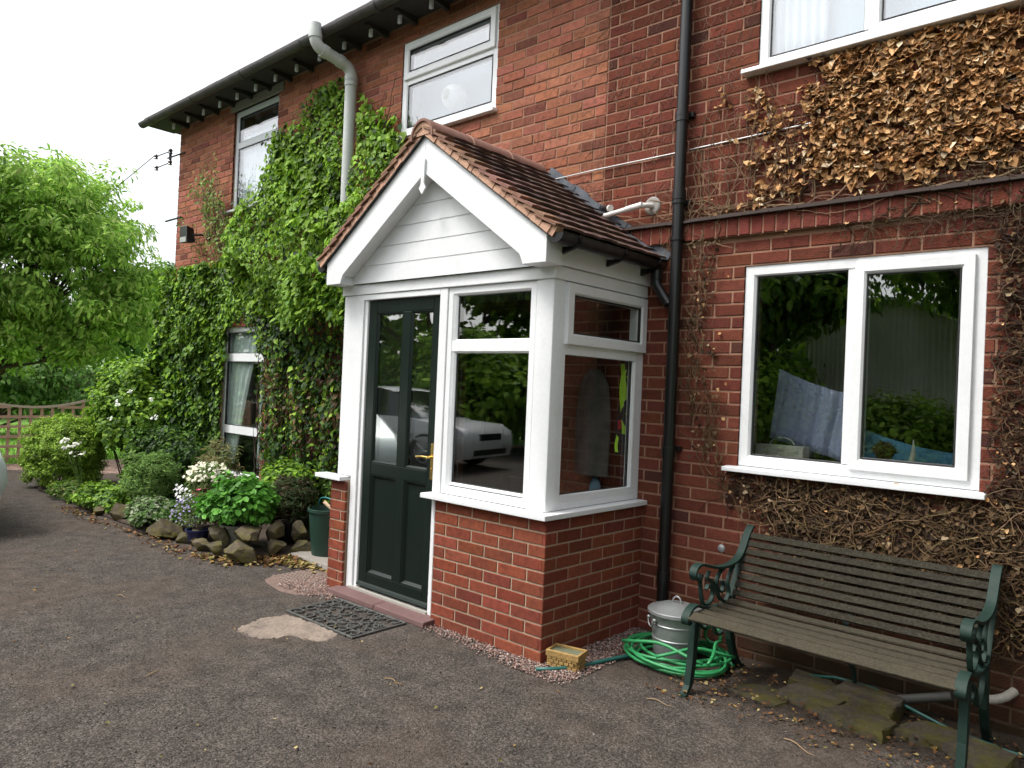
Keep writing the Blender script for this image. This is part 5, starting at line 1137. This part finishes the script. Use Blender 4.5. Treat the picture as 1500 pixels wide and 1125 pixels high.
bush('leafy_bush', 'bright leafy bush bulging from the house corner behind the conifer', 'bush', (-7.55, -.30, .95), (.85, .42, .72), 260, 60, .06, G_BRIGHT+G_MID, .15, [3, 2, 2, 2, 1, 1], wid=.8)
bush('ground_cover', 'small leafy plants and weeds below the conifer at the bed edge', 'plant', (-6.95, -1.15, .08), (.45, .2, .12), 70, 40, .04, G_MID+[(.2, .22, .06)], .06, wid=.6, zmin=-.1)
bush('broom_bush', 'soft feathery grey green bush in the middle of the flower bed', 'bush', (-5.55, -.85, .36), (.28, .24, .28), 90, 110, .05, [(.19, .32, .08), (.25, .39, .10), (.12, .22, .055)], .09, wid=.16, droop=-.9)
bush('ground_cover', 'low spreading leafy plant at the far front edge of the bed', 'plant', (-6.05, -1.1, .12), (.5, .25, .16), 90, 50, .045, G_MID+G_BRIGHT, .07, wid=.7, zmin=-.1)
bush('ground_cover', 'white edged low foliage spilling over the bed stones', 'plant', (-4.75, -1.12, .14), (.42, .2, .15), 100, 45, .036, [(.10, .19, .04), (.30, .36, .20), (.07, .15, .03), (.45, .48, .36)], .06, [3, 2, 3, .8], wid=.8, zmin=-.1)
bush('shade_plant', 'dark mixed foliage at the wall behind the feathery bush', 'plant', (-6.2, -.45, .45), (.75, .25, .45), 150, 55, .055, G_DARK+G_MID, .12, wid=.6)
bush('shade_plant', 'dark green leaves crowding the foot of the tall window', 'plant', (-5.0, -.45, .18), (.5, .22, .18), 90, 45, .05, G_MID+G_DARK, .10, wid=.6)
bush('arching_plant', 'slender yellow green plant arching in front of the tall window', 'plant', (-4.75, -.5, .5), (.30, .15, .38), 45, 40, .06, [(.17, .22, .07), (.22, .26, .10), (.30, .24, .12)], .08, wid=.2, droop=-.5)
def flowers(P, size, cols, k5=6):
    V, F, Cc = [], [], []; parts = []
    n = len(P); i = np.repeat(np.arange(n), k5); a = np.tile(np.arange(k5)*6.283/k5, n)+np.repeat(rng.uniform(0, 6, n), k5)
    nv = nrm(np.array([[.3, -.6, .8]])+rng.normal(0, .3, (n, 3)))[i]; s1 = nrm(np.cross(nv, [[0, 0, 1.]])); s2 = np.cross(nv, s1)
    Tv = s1*np.cos(a)[:, None]+s2*np.sin(a)[:, None]; return leaves(P[i], nv, Tv, np.full(n*k5, size), palette(n*k5, cols, var=.08), wid=.7, fold=.05, curl=.1)
PET = mat('petal', attr=True, rough=.6, trans=.25)
def umbel(label, pts, stem_base, size, cols, spread=.02, per=9, name='white_flowers', cat='flowers'):
    t = thing(name, label, cat, stem_base); P = []; k = M(); k.col = (.12, .2, .05)
    for p in pts:
        k.tube([Vector(stem_base)+Vector((rnd.uniform(-.05, .05), 0, 0)), Vector(stem_base).lerp(Vector(p), .6)+Vector((0, 0, .04)), Vector(p)], .003, 4)
        for q in range(per): P.append((p[0]+rnd.gauss(0, spread), p[1]+rnd.gauss(0, spread*.6), p[2]+rnd.gauss(0, spread*.35)))
    np_mesh('blooms', *flowers(np.array(P), size, cols), PET, t); k.build('stems', STEM, t, normals=False)
umbel('flat white flower heads standing in front of the conifer shrub', [(-6.95, -1.28, .68), (-6.75, -1.3, .72), (-6.6, -1.3, .66), (-6.45, -1.3, .70), (-6.8, -1.3, .62), (-6.35, -1.28, .60), (-6.6, -1.3, .58)], (-6.6, -1.15, .05), .016, [(.75, .75, .65)], .028)
umbel('tiny white flowers high in the bush at the house corner', [(-6.9, -.75, 1.15), (-6.8, -.75, 1.12), (-6.3, -.6, 1.2), (-6.6, -.7, 1.28), (-7.0, -.75, .95), (-6.1, -.6, 1.0)], (-6.7, -.4, .3), .018, [(.75, .78, .7)], .035, 5)
# potted plants
def pot(name, label, c, r0, r1, h, mt, rim=.012, cat='pot'):
    k = M(); k.lathe([(0, 0), (r0*.96, 0), (r0, .006), (r1*.985, h-rim*1.6), (r1+rim*.7, h-rim*1.5), (r1+rim*.8, h), (r1-.006, h), (r1-.012, h-.03), (0, h-.03)], (0, 0, 0), 32)
    t = thing(name, label, cat, c); k.build('vessel', mt, t, local=True, auto=40); k = M(); k.lathe([(0, h-.028), (r1-.012, h-.026)], (0, 0, 0), 24); k.build('soil', SOIL, t, local=True); return t
pot('flower_pot', 'round terracotta bowl pot full of cream flowers', (-4.42, -.72, .10), .12, .175, .28, TERRA)
c0 = np.array([-4.42, -.74, .47]); cc = shell_centres(60, c0, (.22, .19, .16), -.1); V_, F1, C_ = clump_leaves(cc, np.full(60, .06), 22, .05, [(.14, .22, .06), (.25, .30, .12), (.10, .17, .04)], wid=.4)
pl = thing('potted_flowers', 'mass of cream white blooms growing in the terracotta bowl', 'flowers', (-4.42, -.72, .36)); np_mesh('foliage', V_, F1, C_, LEAF, pl)
cc = shell_centres(190, c0+[-.02, -.02, .03], (.24, .2, .17), .0, .8); bl1 = flowers(cc, .020, [(.78, .75, .55), (.82, .80, .68)])
cc = np.array([(-4.28, -.92, .43), (-4.12, -.88, .42), (-4.2, -.93, .33), (-4.17, -.93, .325)]); np_mesh('blooms', *cat_mesh([bl1, flowers(cc, .026, [(.75, .25, .35), (.6, .05, .12)])]), PET, pl)
umbel('white blossoms tumbling left of the terracotta bowl', [(-4.72+.05*i, -.9-.03*(i % 3), .30+.03*((i*7) % 5)) for i in range(7)], (-4.6, -.85, .08), .015, [(.8, .8, .78)], .045, 7)
pot('flower_pot', 'small dark blue glazed pot at the front of the rockery', (-3.88, -1.10, .03), .075, .10, .11, BLUEG, .01)
t = bush('lavender_plant', 'purple flowered trailing plant growing over the blue pot', 'plant', (-3.98, -1.02, .28), (.23, .15, .15), 70, 50, .035, [(.13, .20, .05), (.18, .26, .07), (.09, .15, .04)], .06, wid=.25, droop=-.3, base=(-3.9, -1.08, .11))
cc = shell_centres(150, (-4.08, -1.08, .25), (.22, .15, .16), -.6, .75); np_mesh('blooms', *flowers(cc, .011, [(.34, .28, .55), (.42, .36, .60)], 5), PET, t)
pot('flower_pot', 'pale stone pot holding the broad leaved green plant', (-3.50, -.92, .06), .11, .15, .17, STONEP, .014)
bush('mint_plant', 'lush bright green broad leaved plant in the pale stone pot', 'plant', (-3.48, -.93, .40), (.33, .26, .24), 105, 30, .062, [(.10, .30, .035), (.14, .38, .05), (.07, .21, .025)], .07, wid=.75, droop=.15, base=(-3.5, -.92, .21), wide=.3, zmin=-.35)
pot('flower_pot', 'wide black planter at the back of the rockery near the wall', (-3.38, -.50, .05), .14, .17, .19, BLACKP, .01)
bush('wiry_plant', 'dark wiry upright plant in the black planter', 'plant', (-3.36, -.50, .42), (.22, .16, .22), 60, 70, .06, [(.05, .085, .03), (.08, .12, .04), (.10, .07, .04)], .07, wid=.14, droop=-1.2, base=(-3.38, -.5, .21))
bush('shade_plant', 'light green foliage against the wall above the black planter', 'plant', (-3.75, -.35, .50), (.36, .2, .22), 60, 36, .055, G_MID+G_BRIGHT, .08, wid=.7)
# bucket with tool
bk = thing('garden_bucket', 'dark green plastic bucket with a looped handle beside the porch pier', 'bucket', (-2.74, -.53, .047))
k = M(); k.lathe([(0, 0), (.118, 0), (.12, .01), (.155, .36), (.165, .362), (.165, .385), (.155, .388), (.148, .36), (.112, .02), (0, .02)], (0, 0, 0), 36); k.build('body', BUCK, bk, local=True, auto=35)
k = M(); k.tube([(.158*math.cos(a), .03-.05*math.sin(a), .375+.10*math.sin(a)) for a in np.linspace(0, math.pi, 14)], .006, 8); k.build('handle', mat('teal_plastic', (.02, .16, .16), .4), bk, local=True, smooth=True)
k = M(); k.tube([(-2.58, -.47, .34), (-2.70, -.60, .50)], .014, 10); tag(k.build('tool_handle', mat('pale_wood', (.50, .36, .22), .6), smooth=True), 'pale wooden tool handle sticking out of the green bucket', 'tool')

# ------------------------------------------------------------ floodlight, insulator bracket, wires
fl = thing('floodlight', 'black floodlight on the brick near the far corner of the house', 'floodlight', (-6.35, 0, 3.15))
k = M(); k.hexa([(-6.47, -.26, 3.09), (-6.28, -.26, 3.08), (-6.28, -.15, 3.10), (-6.47, -.15, 3.11), (-6.53, -.24, 3.31), (-6.34, -.24, 3.30), (-6.36, -.14, 3.28), (-6.51, -.14, 3.29)]); hd = k.build('housing', BLACKP, fl, bevel=.008)
k = M(); k.add([(-6.455, -.262, 3.10), (-6.30, -.262, 3.095), (-6.315, -.256, 3.16), (-6.47, -.256, 3.165)], [(0, 1, 2, 3)]); k.build('lens', mat('lens', (.35, .35, .33), .2), hd)
k = M(); k.tube([(-6.27, -.19, 3.18), (-6.25, -.10, 3.20), (-6.25, .0, 3.20)], .012, 8); k.box((-6.29, -.02, 3.15), (-6.21, -.0, 3.25)); k.build('bracket', BLACKP, fl)
k = M(); k.tube([(-7.45, -.03, 3.52), (-7.0, -.03, 3.52)], .012, 6); k.tube([(-7.0, -.03, 3.52), (-7.0, .0, 3.52)], .012, 6); tag(k.build('iron_spike', IRON), 'short dark rod fixed at the house corner above the floodlight', 'bracket')
ib = thing('wire_bracket', 'old insulator bracket sticking out from the house corner below the eaves', 'bracket', (-7.18, 0, 4.36))
k = M(); k.tube([(-7.0, -.01, 4.36), (-7.5, -.02, 4.37)], .010, 6); k.tube([(-7.42, -.02, 4.28), (-7.42, -.02, 4.47)], .018, 6); k.tube([(-7.42, -.02, 4.45), (-7.9, -.02, 4.46)], .007, 6); k.tube([(-7.42, -.02, 4.30), (-7.9, -.02, 4.30)], .007, 6); k.build('arm', WOODD, ib)
for x, z in ((-7.42, 4.45), (-7.42, 4.30), (-7.88, 4.46), (-7.85, 4.30)):
    k = M(); k.lathe([(0, -.03), (.03, -.03), (.018, -.01), (.03, .01), (.015, .03), (0, .035)], (x, -.02, z), 10); k.build('insulator', mat('brown_ceramic', (.05, .025, .02), .3), ib)
k = M(); k.tube([(-7.88, -.02, 4.49)]+[(-7.9-t*30, -.02+t*6-1.5*t, 4.5+t*3.2-1.1*math.sin(t*3.14)) for t in np.linspace(.05, 1, 10)], .006, 4); tag(k.build('overhead_wire', BLACKP), 'thin overhead wire running left from the house corner', 'wire')

# ------------------------------------------------------------ trellis fence
tr = thing('trellis_fence', 'wooden square trellis fence with a dipping curved top rail', 'fence', (-11, -.5, 0))
yc, hw_ = -.48, .84
top = lambda y: .865+.15*((y-yc)/hw_)**2
for seg_i, (ya, yb, ycn) in enumerate([(-1.32, .36, -.48), (-3.06, -1.38, -2.22)]):
    k = M(); tp = lambda y: .865+.15*((y-ycn)/.84)**2
    k.ribbon([Vector((-11, y, tp(y)+.02)) for y in np.linspace(ya, yb, 18)], (.06, 0, 0), .035); k.build('top_rail', mat('pale_rail', (.55, .45, .35), .9, noise=(15, .5, (.42, .34, .26))), tr)
    k = M(); y = ya+.03
    while y < yb: k.box((-11.012, y, .03), (-10.994, y+.04, tp(y)+.01)); y += .15
    z = .09
    while z < .99:
        ys = [q for q in np.linspace(ya, yb, 60) if tp(q) > z+.02]
        if ys:
            rr2 = [q for q in ys]
            if z < .83: k.box((-10.992, ya, z), (-10.974, yb, z+.042))
            else:
                L1 = [q for q in ys if q < ycn]; L2 = [q for q in ys if q > ycn]
                if L1: k.box((-10.992, ya, z), (-10.974, max(L1), z+.042))
                if L2: k.box((-10.992, min(L2), z), (-10.974, yb, z+.042))
        z += .155
    k.build('lattice', TRELW, tr)
    for y in (ya-.03, yb+.03)[(0 if seg_i == 0 else 0):]: k = M(); k.box((-11.03, y-.03, 0), (-10.965, y+.03, 1.03)); k.build('post', TRELW, tr, bevel=.006)

# ------------------------------------------------------------ trees
def tree(name, label, base, blobs, ncl, per, size, cols, wts=None, trunk=.16, cat='tree', rad=.35, wid=.55, droop=.9, group=None, mt=None, inner=.35):
    t = thing(name, label, cat, base, group=group); base = Vector(base); k = M(); k.col = (.09, .07, .055)
    tops = Vector(np.mean([b[:3] for b in blobs], axis=0)); fork = base.lerp(tops, .38); fork.x = base.x*.6+fork.x*.4; fork.y = base.y*.6+fork.y*.4
    k.tube([base+Vector((0, 0, -.05)), base.lerp(fork, .5)+Vector((.05, .03, 0)), fork], [trunk*1.25, trunk, trunk*.85], 10)
    k.build('trunk', BARK, t, smooth=True, normals=False); allc = []; kb = M()
    for b in blobs:
        c = Vector(b[:3]); r = b[3]; nn = int(ncl*r*r/sum(q[3]**2 for q in blobs)); cc = shell_centres(nn, b[:3], (r, r, r*.85), -.8, inner); allc.append(cc)
        h = fork.lerp(c, .6)+Vector((rnd.uniform(-.2, .2), rnd.uniform(-.2, .2), 0)); kb.tube([fork, fork.lerp(h, .5)+Vector((rnd.uniform(-.15, .15), rnd.uniform(-.15, .15), .1)), h, c], [trunk*.5, trunk*.36, trunk*.25, trunk*.13], 7, caps=False)
        for e in cc[:max(6, nn//5)]:
            e = Vector(e); m_ = h.lerp(e, .5)+Vector((rnd.uniform(-.15, .15), rnd.uniform(-.15, .15), rnd.uniform(-.1, .2))); kb.tube([h, m_, e], [trunk*.22, trunk*.13, trunk*.05], 5, caps=False)
    kb.build('limbs', BARK, t, smooth=True, normals=False); cc = np.concatenate(allc)
    V_, F1, C_ = clump_leaves(cc, np.full(len(cc), rad)*rng.uniform(.6, 1.3, len(cc)), per, size, cols, wts, wid, droop, wide=.3, flat=.55); np_mesh('crown', V_, F1, C_, mt or LEAF, t)
    return t
CH = [(.30, .50, .08), (.40, .60, .12), (.20, .37, .06), (.50, .62, .20)]
tree('cherry_tree', 'large leafy light green tree at the left beyond the trellis', (-12.4, -1.0, 0), [(-11.9, -.35, 4.2, 1.3), (-11.3, .35, 3.5, 1.05), (-12.2, -1.0, 3.2, 1.2), (-12.6, .4, 4.5, 1.1), (-12.3, -1.6, 4.3, 1.4), (-11.0, .85, 2.9, .8), (-10.7, .65, 2.45, .75), (-11.5, -.5, 2.55, .8), (-12.2, -1.6, 2.4, .9), (-11.8, -.9, 1.95, .75), (-11.2, .2, 1.9, .65)], 860, 52, .11, CH, [3, 3, 3, 1], trunk=.08, rad=.29, wid=.42, mt=LEAFT)
BT = [(.12, .23, .05), (.17, .29, .07), (.08, .17, .035)]
tree('hedgerow_tree', 'smaller mid green tree behind the house corner', (-19.8, 4.6, 0), [(-19.8, 4.5, 3.3, 1.6), (-20.2, 5.6, 3.6, 1.5), (-19.4, 3.6, 2.7, 1.3)], 300, 50, .17, BT, rad=.42, trunk=.10, cat='tree', mt=LEAFT)
tree('hedgerow_tree', 'darker spreading tree low behind the big tree at the left', (-24.0, 3.6, 0), [(-24, 3.4, 2.9, 1.7), (-24.6, 1.4, 3.2, 1.8), (-23.8, -.6, 2.8, 1.7)], 300, 45, .19, G_MID+BT, rad=.5, trunk=.11, mt=LEAFT)
tree('hedgerow_tree', 'pale green tree at the far left edge', (-18, -2.6, 0), [(-18, -2.6, 2.6, 1.6), (-18.2, -1.6, 1.6, 1.1)], 180, 45, .16, CH, rad=.42, trunk=.12)
bush('field_bush', 'broad mid green bush standing behind the trellis fence under the trees', 'bush', (-17.0, .0, 1.15), (1.1, 2.6, .95), 170, 45, .13, BT, .32)
# dark hedge far off, and rough grass in front of it
n = 15000; t_ = rng.uniform(0, 1, n); hx = -31+6*t_+rng.normal(0, .5, n); hy = -9+26*t_+rng.normal(0, .3, n); hz = rng.beta(1.3, 1.1, n)*(1.9+.5*np.sin(t_*17)+.3*np.sin(t_*41))
V_, F1, C_ = leaves(np.stack([hx, hy, hz], 1), jitter_dirs(n, (1, -.2, .5), .5), rng.normal(0, 1, (n, 3))-np.array([0, 0, .4]), rng.uniform(.16, .36, n), palette(n, [(.10, .18, .045), (.14, .24, .06), (.06, .12, .03), (.16, .15, .07), (.12, .26, .05)], [2, 2, 1, 1.5, 1]), wid=.7)
hg = thing('hedge', 'long dark field hedge closing the view beyond the grass', 'hedge', (-28, 4, 0)); np_mesh('foliage', V_, F1, C_, LEAF, hg)
k = M(); k.col = (.05, .04, .03)
for i in range(60): t0 = i/60; x, y = -31+6*t0, -9+26*t0; k.tube([(x, y, 0), (x+.1, y+rnd.uniform(-.2, .2), 1.0), (x, y+rnd.uniform(-.4, .4), 1.9)], [.06, .04, .02], 5)
k.build('stems', STEM, hg, normals=False)
def grass(name, label, n, fx, h, cols, wid=.1):
    P = fx(n); V_, F1, C_ = leaves(P, jitter_dirs(n, (1, -.3, .2), .6), np.stack([rng.normal(0, .25, n), rng.normal(0, .25, n), np.ones(n)], 1), rng.uniform(.5, 1.2, n)*h, palette(n, cols), wid=wid, curl=.25); tag(np_mesh(name, V_, F1, C_, LEAF), label, 'grass', kind='stuff')
grass('tall_grass', 'rough tall grass and nettles in front of the far hedge', 9000, lambda n: np.stack([-27+rng.normal(0, 1.2, n)+3*rng.uniform(-1, 1, n), rng.uniform(-6, 14, n), np.full(n, -.03)], 1), .6, [(.14, .27, .045), (.18, .34, .06), (.10, .20, .04)])
grass('grass', 'short bright green lawn grass beyond the trellis', 16000, lambda n: np.stack([-11.2-rng.uniform(0, 1, n)**1.5*9, rng.uniform(-3.5, 4.5, n), np.full(n, -.03)], 1), .08, [(.24, .46, .05), (.30, .54, .07), (.18, .36, .04)], .14)
# distant hill
k = M(); nh = 50; V = []
for i in range(nh+1):
    a = math.pi*(.55+.9*i/nh); 
    for j, (r, h) in enumerate([(260, 0), (330, 9), (420, 13), (520, 0)]): V.append((r*math.cos(a), r*math.sin(a)*.9, h*(1+.35*math.sin(i*.5))-.5))
k.add(V, [(i*4+j, i*4+4+j, i*4+5+j, i*4+j+1) for i in range(nh) for j in range(3)]); tag(k.build('hill', mat('far_field', (.20, .27, .14), 1, noise=(.02, .6, (.12, .18, .08))), smooth=True), kind='structure')

# ------------------------------------------------------------ the yard behind the camera (seen in the glass), plus one added shading tree
barn = thing('barn', 'grey corrugated barn with a curved roof seen reflected in the right window', 'barn', (-3, -17, 0))
CORR = mat('corrugated', (.72, .72, .70), .6, metal=.3, noise=(1.5, .6, (.5, .47, .43)))
k = M(); n_ = 130; V = []
for i in range(n_+1):
    x = -5.2+4.2*i/n_; y = -16+.035*math.sin(i*1.6); top_ = 3.3+.8*math.sin(math.pi*i/n_); V += [(x, y, 0), (x, y, top_)]
k.add(V, [(2*i, 2*i+2, 2*i+3, 2*i+1) for i in range(n_)]); k.box((-5.1, -23, 0), (-1.1, -16.1, 3.2)); k.build('wall', CORR, barn, normals=False)
k = M(); A_ = [(-5.35+4.5*t, 3.3+.85*math.sin(math.pi*t)) for t in np.linspace(0, 1, 18)]; k.prism(A_+[(x, z+.06) for x, z in A_[::-1]], lambda u, v, n: (u, n, v), -23, -15.7); k.build('roof', CORR, barn)
YT = [('tall tree left of the barn seen only as a reflection in the window glass', (-8.5, -15, 0), [(-8.5, -15, 5.5, 2.6), (-7, -14.5, 4.2, 2.0), (-10, -14.5, 4.6, 2.2)]), ('tall tree right of the barn seen only as a reflection', (.6, -14, 0), [(.6, -14, 5.5, 2.3), (-.6, -13.5, 4.6, 1.6), (1.8, -13.6, 4.0, 1.8)]),
      ('broad tree over the parked cars seen only as a reflection in the porch glass', (-13.5, -12, 0), [(-13.5, -12, 5.2, 2.8), (-15.5, -9.5, 4.6, 2.4), (-11.5, -13.5, 4.4, 2.2)]), ('far tree closing the yard seen only as a reflection', (-17, -6.5, 0), [(-17, -6.5, 4.6, 2.4), (-18, -4, 3.8, 2.0)])]
YT.append(('rounded tree between the cars and the barn seen only as a reflection', (-5.6, -12.8, 0), [(-5.6, -12.8, 3.9, 1.9), (-3.6, -13, 4.3, 1.2)]))
for lb, b, bl in YT: tree('yard_tree', lb, b, bl, 240, 60, .25, G_MID+G_BRIGHT, rad=.75, trunk=.2, inner=.2)
tree('yard_tree', 'overhanging tree branches at the top of the window reflection', (1.2, -10.5, 0), [(-1.2, -11.2, 5.3, 1.5), (.6, -10.8, 5.9, 1.6)], 90, 45, .17, G_MID+G_BRIGHT, rad=.5, trunk=.16)
tree('yard_tree', 'broad dense unseen tree added right of the bench to block sky light', (6.2, -2.4, 0), [(5.6, -2.6, 3.6, 2.0), (6.6, -4.4, 3.4, 2.2), (5.4, -.9, 2.8, 1.5), (7.2, -1.6, 4.6, 2.2)], 330, 60, .22, G_MID+G_DARK, rad=.55, trunk=.2, inner=.2)  # tree added out of view to dim the sky light on the bench corner
bush('yard_bush', 'big rounded bush in front of the barn seen only as a reflection', 'bush', (-5.3, -12, 1.3), (2.0, 1.2, 1.3), 170, 60, .16, G_BRIGHT, .4)
bush('yard_bush', 'low bush at the foot of the barn seen only as a reflection', 'bush', (-1.9, -12.3, .8), (1.5, .9, .9), 130, 55, .13, G_BRIGHT, .32)
bush('yard_bush', 'wide bush behind the parked cars seen only as a reflection', 'bush', (-11, -10.5, 1.4), (3.2, 1.2, 1.5), 190, 60, .18, G_BRIGHT, .45)
n = 16000; pth = np.array([(-21, -2), (-17, -9), (-13.5, -14), (-6.2, -14.5), (-5.6, -17.5), (4, -18.5), (9, -12), (10, -2)], float); t_ = rng.uniform(0, len(pth)-1.001, n); ii = t_.astype(int); fr = (t_-ii)[:, None]
PP = pth[ii]*(1-fr)+pth[ii+1]*fr+rng.normal(0, .45, (n, 2)); hz = rng.beta(1.3, 1.1, n)*(3.1+.5*np.sin(t_*9)+.3*np.sin(t_*23)); V_, F1, C_ = leaves(np.column_stack([PP, hz]), jitter_dirs(n, (.3, .8, .5), .6), rng.normal(0, 1, (n, 3))-np.array([0, 0, .4]), rng.uniform(.22, .42, n), palette(n, G_MID+G_BRIGHT), wid=.75)
hg = thing('hedge', 'tall boundary hedge round the yard seen only as a reflection', 'hedge', (-6, -15, 0)); np_mesh('foliage', V_, F1, C_, LEAF, hg)
k = M(); k.col = (.05, .04, .03)
for i in range(50): q = i/50*(len(pth)-1); a_ = pth[int(q)]*(1-q % 1)+pth[int(q)+1]*(q % 1); k.tube([(a_[0], a_[1], 0), (a_[0]+.1, a_[1]+.1, 1.4), (a_[0], a_[1]-.1, 2.8)], [.07, .05, .02], 5)
k.build('stems', STEM, hg, normals=False)
# cars
TYRE = mat('tyre', (.015, .015, .015), .85); RIM = mat('rim', (.45, .46, .47), .35, metal=.8)
def car(name, label, loc, rz, paint, L=4.5, Wd=1.84, H=1.8, hood=1.0, belt=1.06, group=None):
    t = thing(name, label, 'car', loc, rz, group)
    # stations along x (front at +L/2)
    x2 = L/2; st = [(x2, .32, .60, .80, None), (x2-.05, .25, .70, .87, None), (x2-.25, .23, .82, .915, None), (x2-hood, .24, belt-.06, Wd/2, None), (x2-hood-.12, .24, belt-.03, Wd/2, belt), (x2-hood-.75, .24, belt, Wd/2, H-.06), (x2-hood-1.1, .24, belt, Wd/2, H), (0-.5, .24, belt+.01, Wd/2, H), (-x2+.75, .24, belt+.02, Wd/2, H-.03), (-x2+.28, .26, belt+.03, Wd/2-.02, H-.18), (-x2+.10, .30, belt+.02, Wd/2-.06, belt+.04), (-x2, .40, belt-.1, Wd/2-.12, None)]
    k = M(); V = []
    for x, zl, zb, hw2, zr in st:
        hw2 = min(hw2, Wd/2) if hw2 > .7 else hw2
        V += [(x, -hw2*.90, zl), (x, -hw2, (zl+zb)*.48), (x, -hw2*.985, zb-.1), (x, -hw2*.93, zb), (x, 0, zb+.035), (x, hw2*.93, zb), (x, hw2*.985, zb-.1), (x, hw2, (zl+zb)*.48), (x, hw2*.90, zl)]
    n = len(st); fs = [(i*9+j, i*9+j+1, i*9+10+j, i*9+9+j) for i in range(n-1) for j in range(8)]+[(i*9+8, i*9, i*9+9, i*9+17) for i in range(n-1)]+[tuple(range(9)), tuple(range((n-1)*9, n*9))]
    k.add(V, fs); body = k.build('body', paint, t, local=True, auto=38)
    ss = [s for s in st if s[4]]; k = M(); V = []
    for x, zl, zb, hw2, zr in ss: V += [(x, -hw2*.93, zb-.02), (x, -hw2*.76, zr), (x, 0, zr+.03), (x, hw2*.76, zr), (x, hw2*.93, zb-.02)]
    n = len(ss); k.cur = 0; 
    k.add(V, [(i*5+j, i*5+j+1, i*5+6+j, i*5+5+j) for i in range(n-1) for j in (1, 2)])
    pil = []; b = 0; k.cur = 1; fs = []
    for i in range(n-1):
        for j in (0, 3): fs.append((i*5+j, i*5+j+1, i*5+6+j, i*5+5+j))
    for f_ in fs: k.f.append(list(f_)); k.mi.append(1)
    for i in range(n-1):
        pass
    # windscreen and tail glass faces belong to the first and last roof strips
    k.mi[0] = k.mi[1] = 1; k.mi[2*(n-2)] = k.mi[2*(n-2)+1] = 1
    k.build('cabin', [paint, CARGLASS], t, local=True, auto=30)
    k = M()
    for xp in (0.05, -x2+1.2):
        for s in (-1, 1): k.hexa([(xp-.05, s*Wd/2*.925-.01, belt), (xp+.05, s*Wd/2*.925-.01, belt), (xp+.05, s*Wd/2*.925+.012, belt), (xp-.05, s*Wd/2*.925+.012, belt), (xp-.08, s*Wd/2*.77-.01, H-.02), (xp+.02, s*Wd/2*.77-.01, H-.02), (xp+.02, s*Wd/2*.77+.012, H-.02), (xp-.08, s*Wd/2*.77+.012, H-.02)])
    k.build('pillars', BLACKP, t, local=True)
    for xw in (x2-.85, -x2+.85):
        for s in (-1, 1):
            k = M(); yy = s*(Wd/2-.10); rr3 = .34
            prof = [(.20, -.09), (.30, -.10), (rr3, -.07), (rr3, .07), (.30, .10), (.20, .09)]
            vs = []; sg = 28
            for r, y in prof:
                for q in range(sg): a = 6.283*q/sg; vs.append((xw+r*math.cos(a), yy+y, rr3+r*math.sin(a)))
            k.add(vs, [(i*sg+q, i*sg+(q+1) % sg, (i+1)*sg+(q+1) % sg, (i+1)*sg+q) for i in range(5) for q in range(sg)])
            wh = k.build('wheel', TYRE, t, local=True, smooth=True); k = M()
            for q in range(5):
                a = q*1.2566; k.tube([(xw, yy+s*.08, rr3), (xw+.20*math.cos(a), yy+s*.07, rr3+.20*math.sin(a))], [.035, .028], 6)
            k.tube([(xw+.205*math.cos(a), yy+s*.085, rr3+.205*math.sin(a)) for a in np.linspace(0, 6.2832, 24)[:-1]], .016, 6, closed=True); k.build('rim', RIM, wh, local=True)
    for s in (-1, 1):
        k = M(); k.hexa([(x2-.20, s*.50-.13, .60), (x2-.015, s*.50-.13, .58), (x2-.07, s*.56+.13, .60), (x2-.25, s*.56+.13, .62), (x2-.28, s*.50-.13, .76), (x2-.08, s*.50-.13, .72), (x2-.14, s*.56+.13, .73), (x2-.32, s*.56+.13, .77)]); k.build('headlight', mat('headlight', (.6, .62, .62), .12), t, local=True, bevel=.02)
    k = M(); k.box((x2-.06, -.36, .56), (x2+.012, .36, .68)); k.box((x2-.06, -.55, .30), (x2+.015, .55, .40)); k.build('grille', BLACKP, t, local=True, bevel=.01)
    return t
P1 = mat('silver_green_paint', (.60, .68, .66), .3, metal=.1, coat=.6); P2 = mat('silver_paint', (.62, .63, .65), .3, metal=.2, coat=.6)
car('parked_car', 'pale silver green car of which only the front corner shows at the left edge', (-7.27, -3.515, 0), math.radians(12), P1, H=2.0, belt=1.22)
car('parked_car', 'low silver car seen only as a reflection in the porch window', (-8.6, -6.9, 0), math.radians(-12), P2, L=4.1, Wd=1.72, H=1.42, hood=.95, belt=.92)
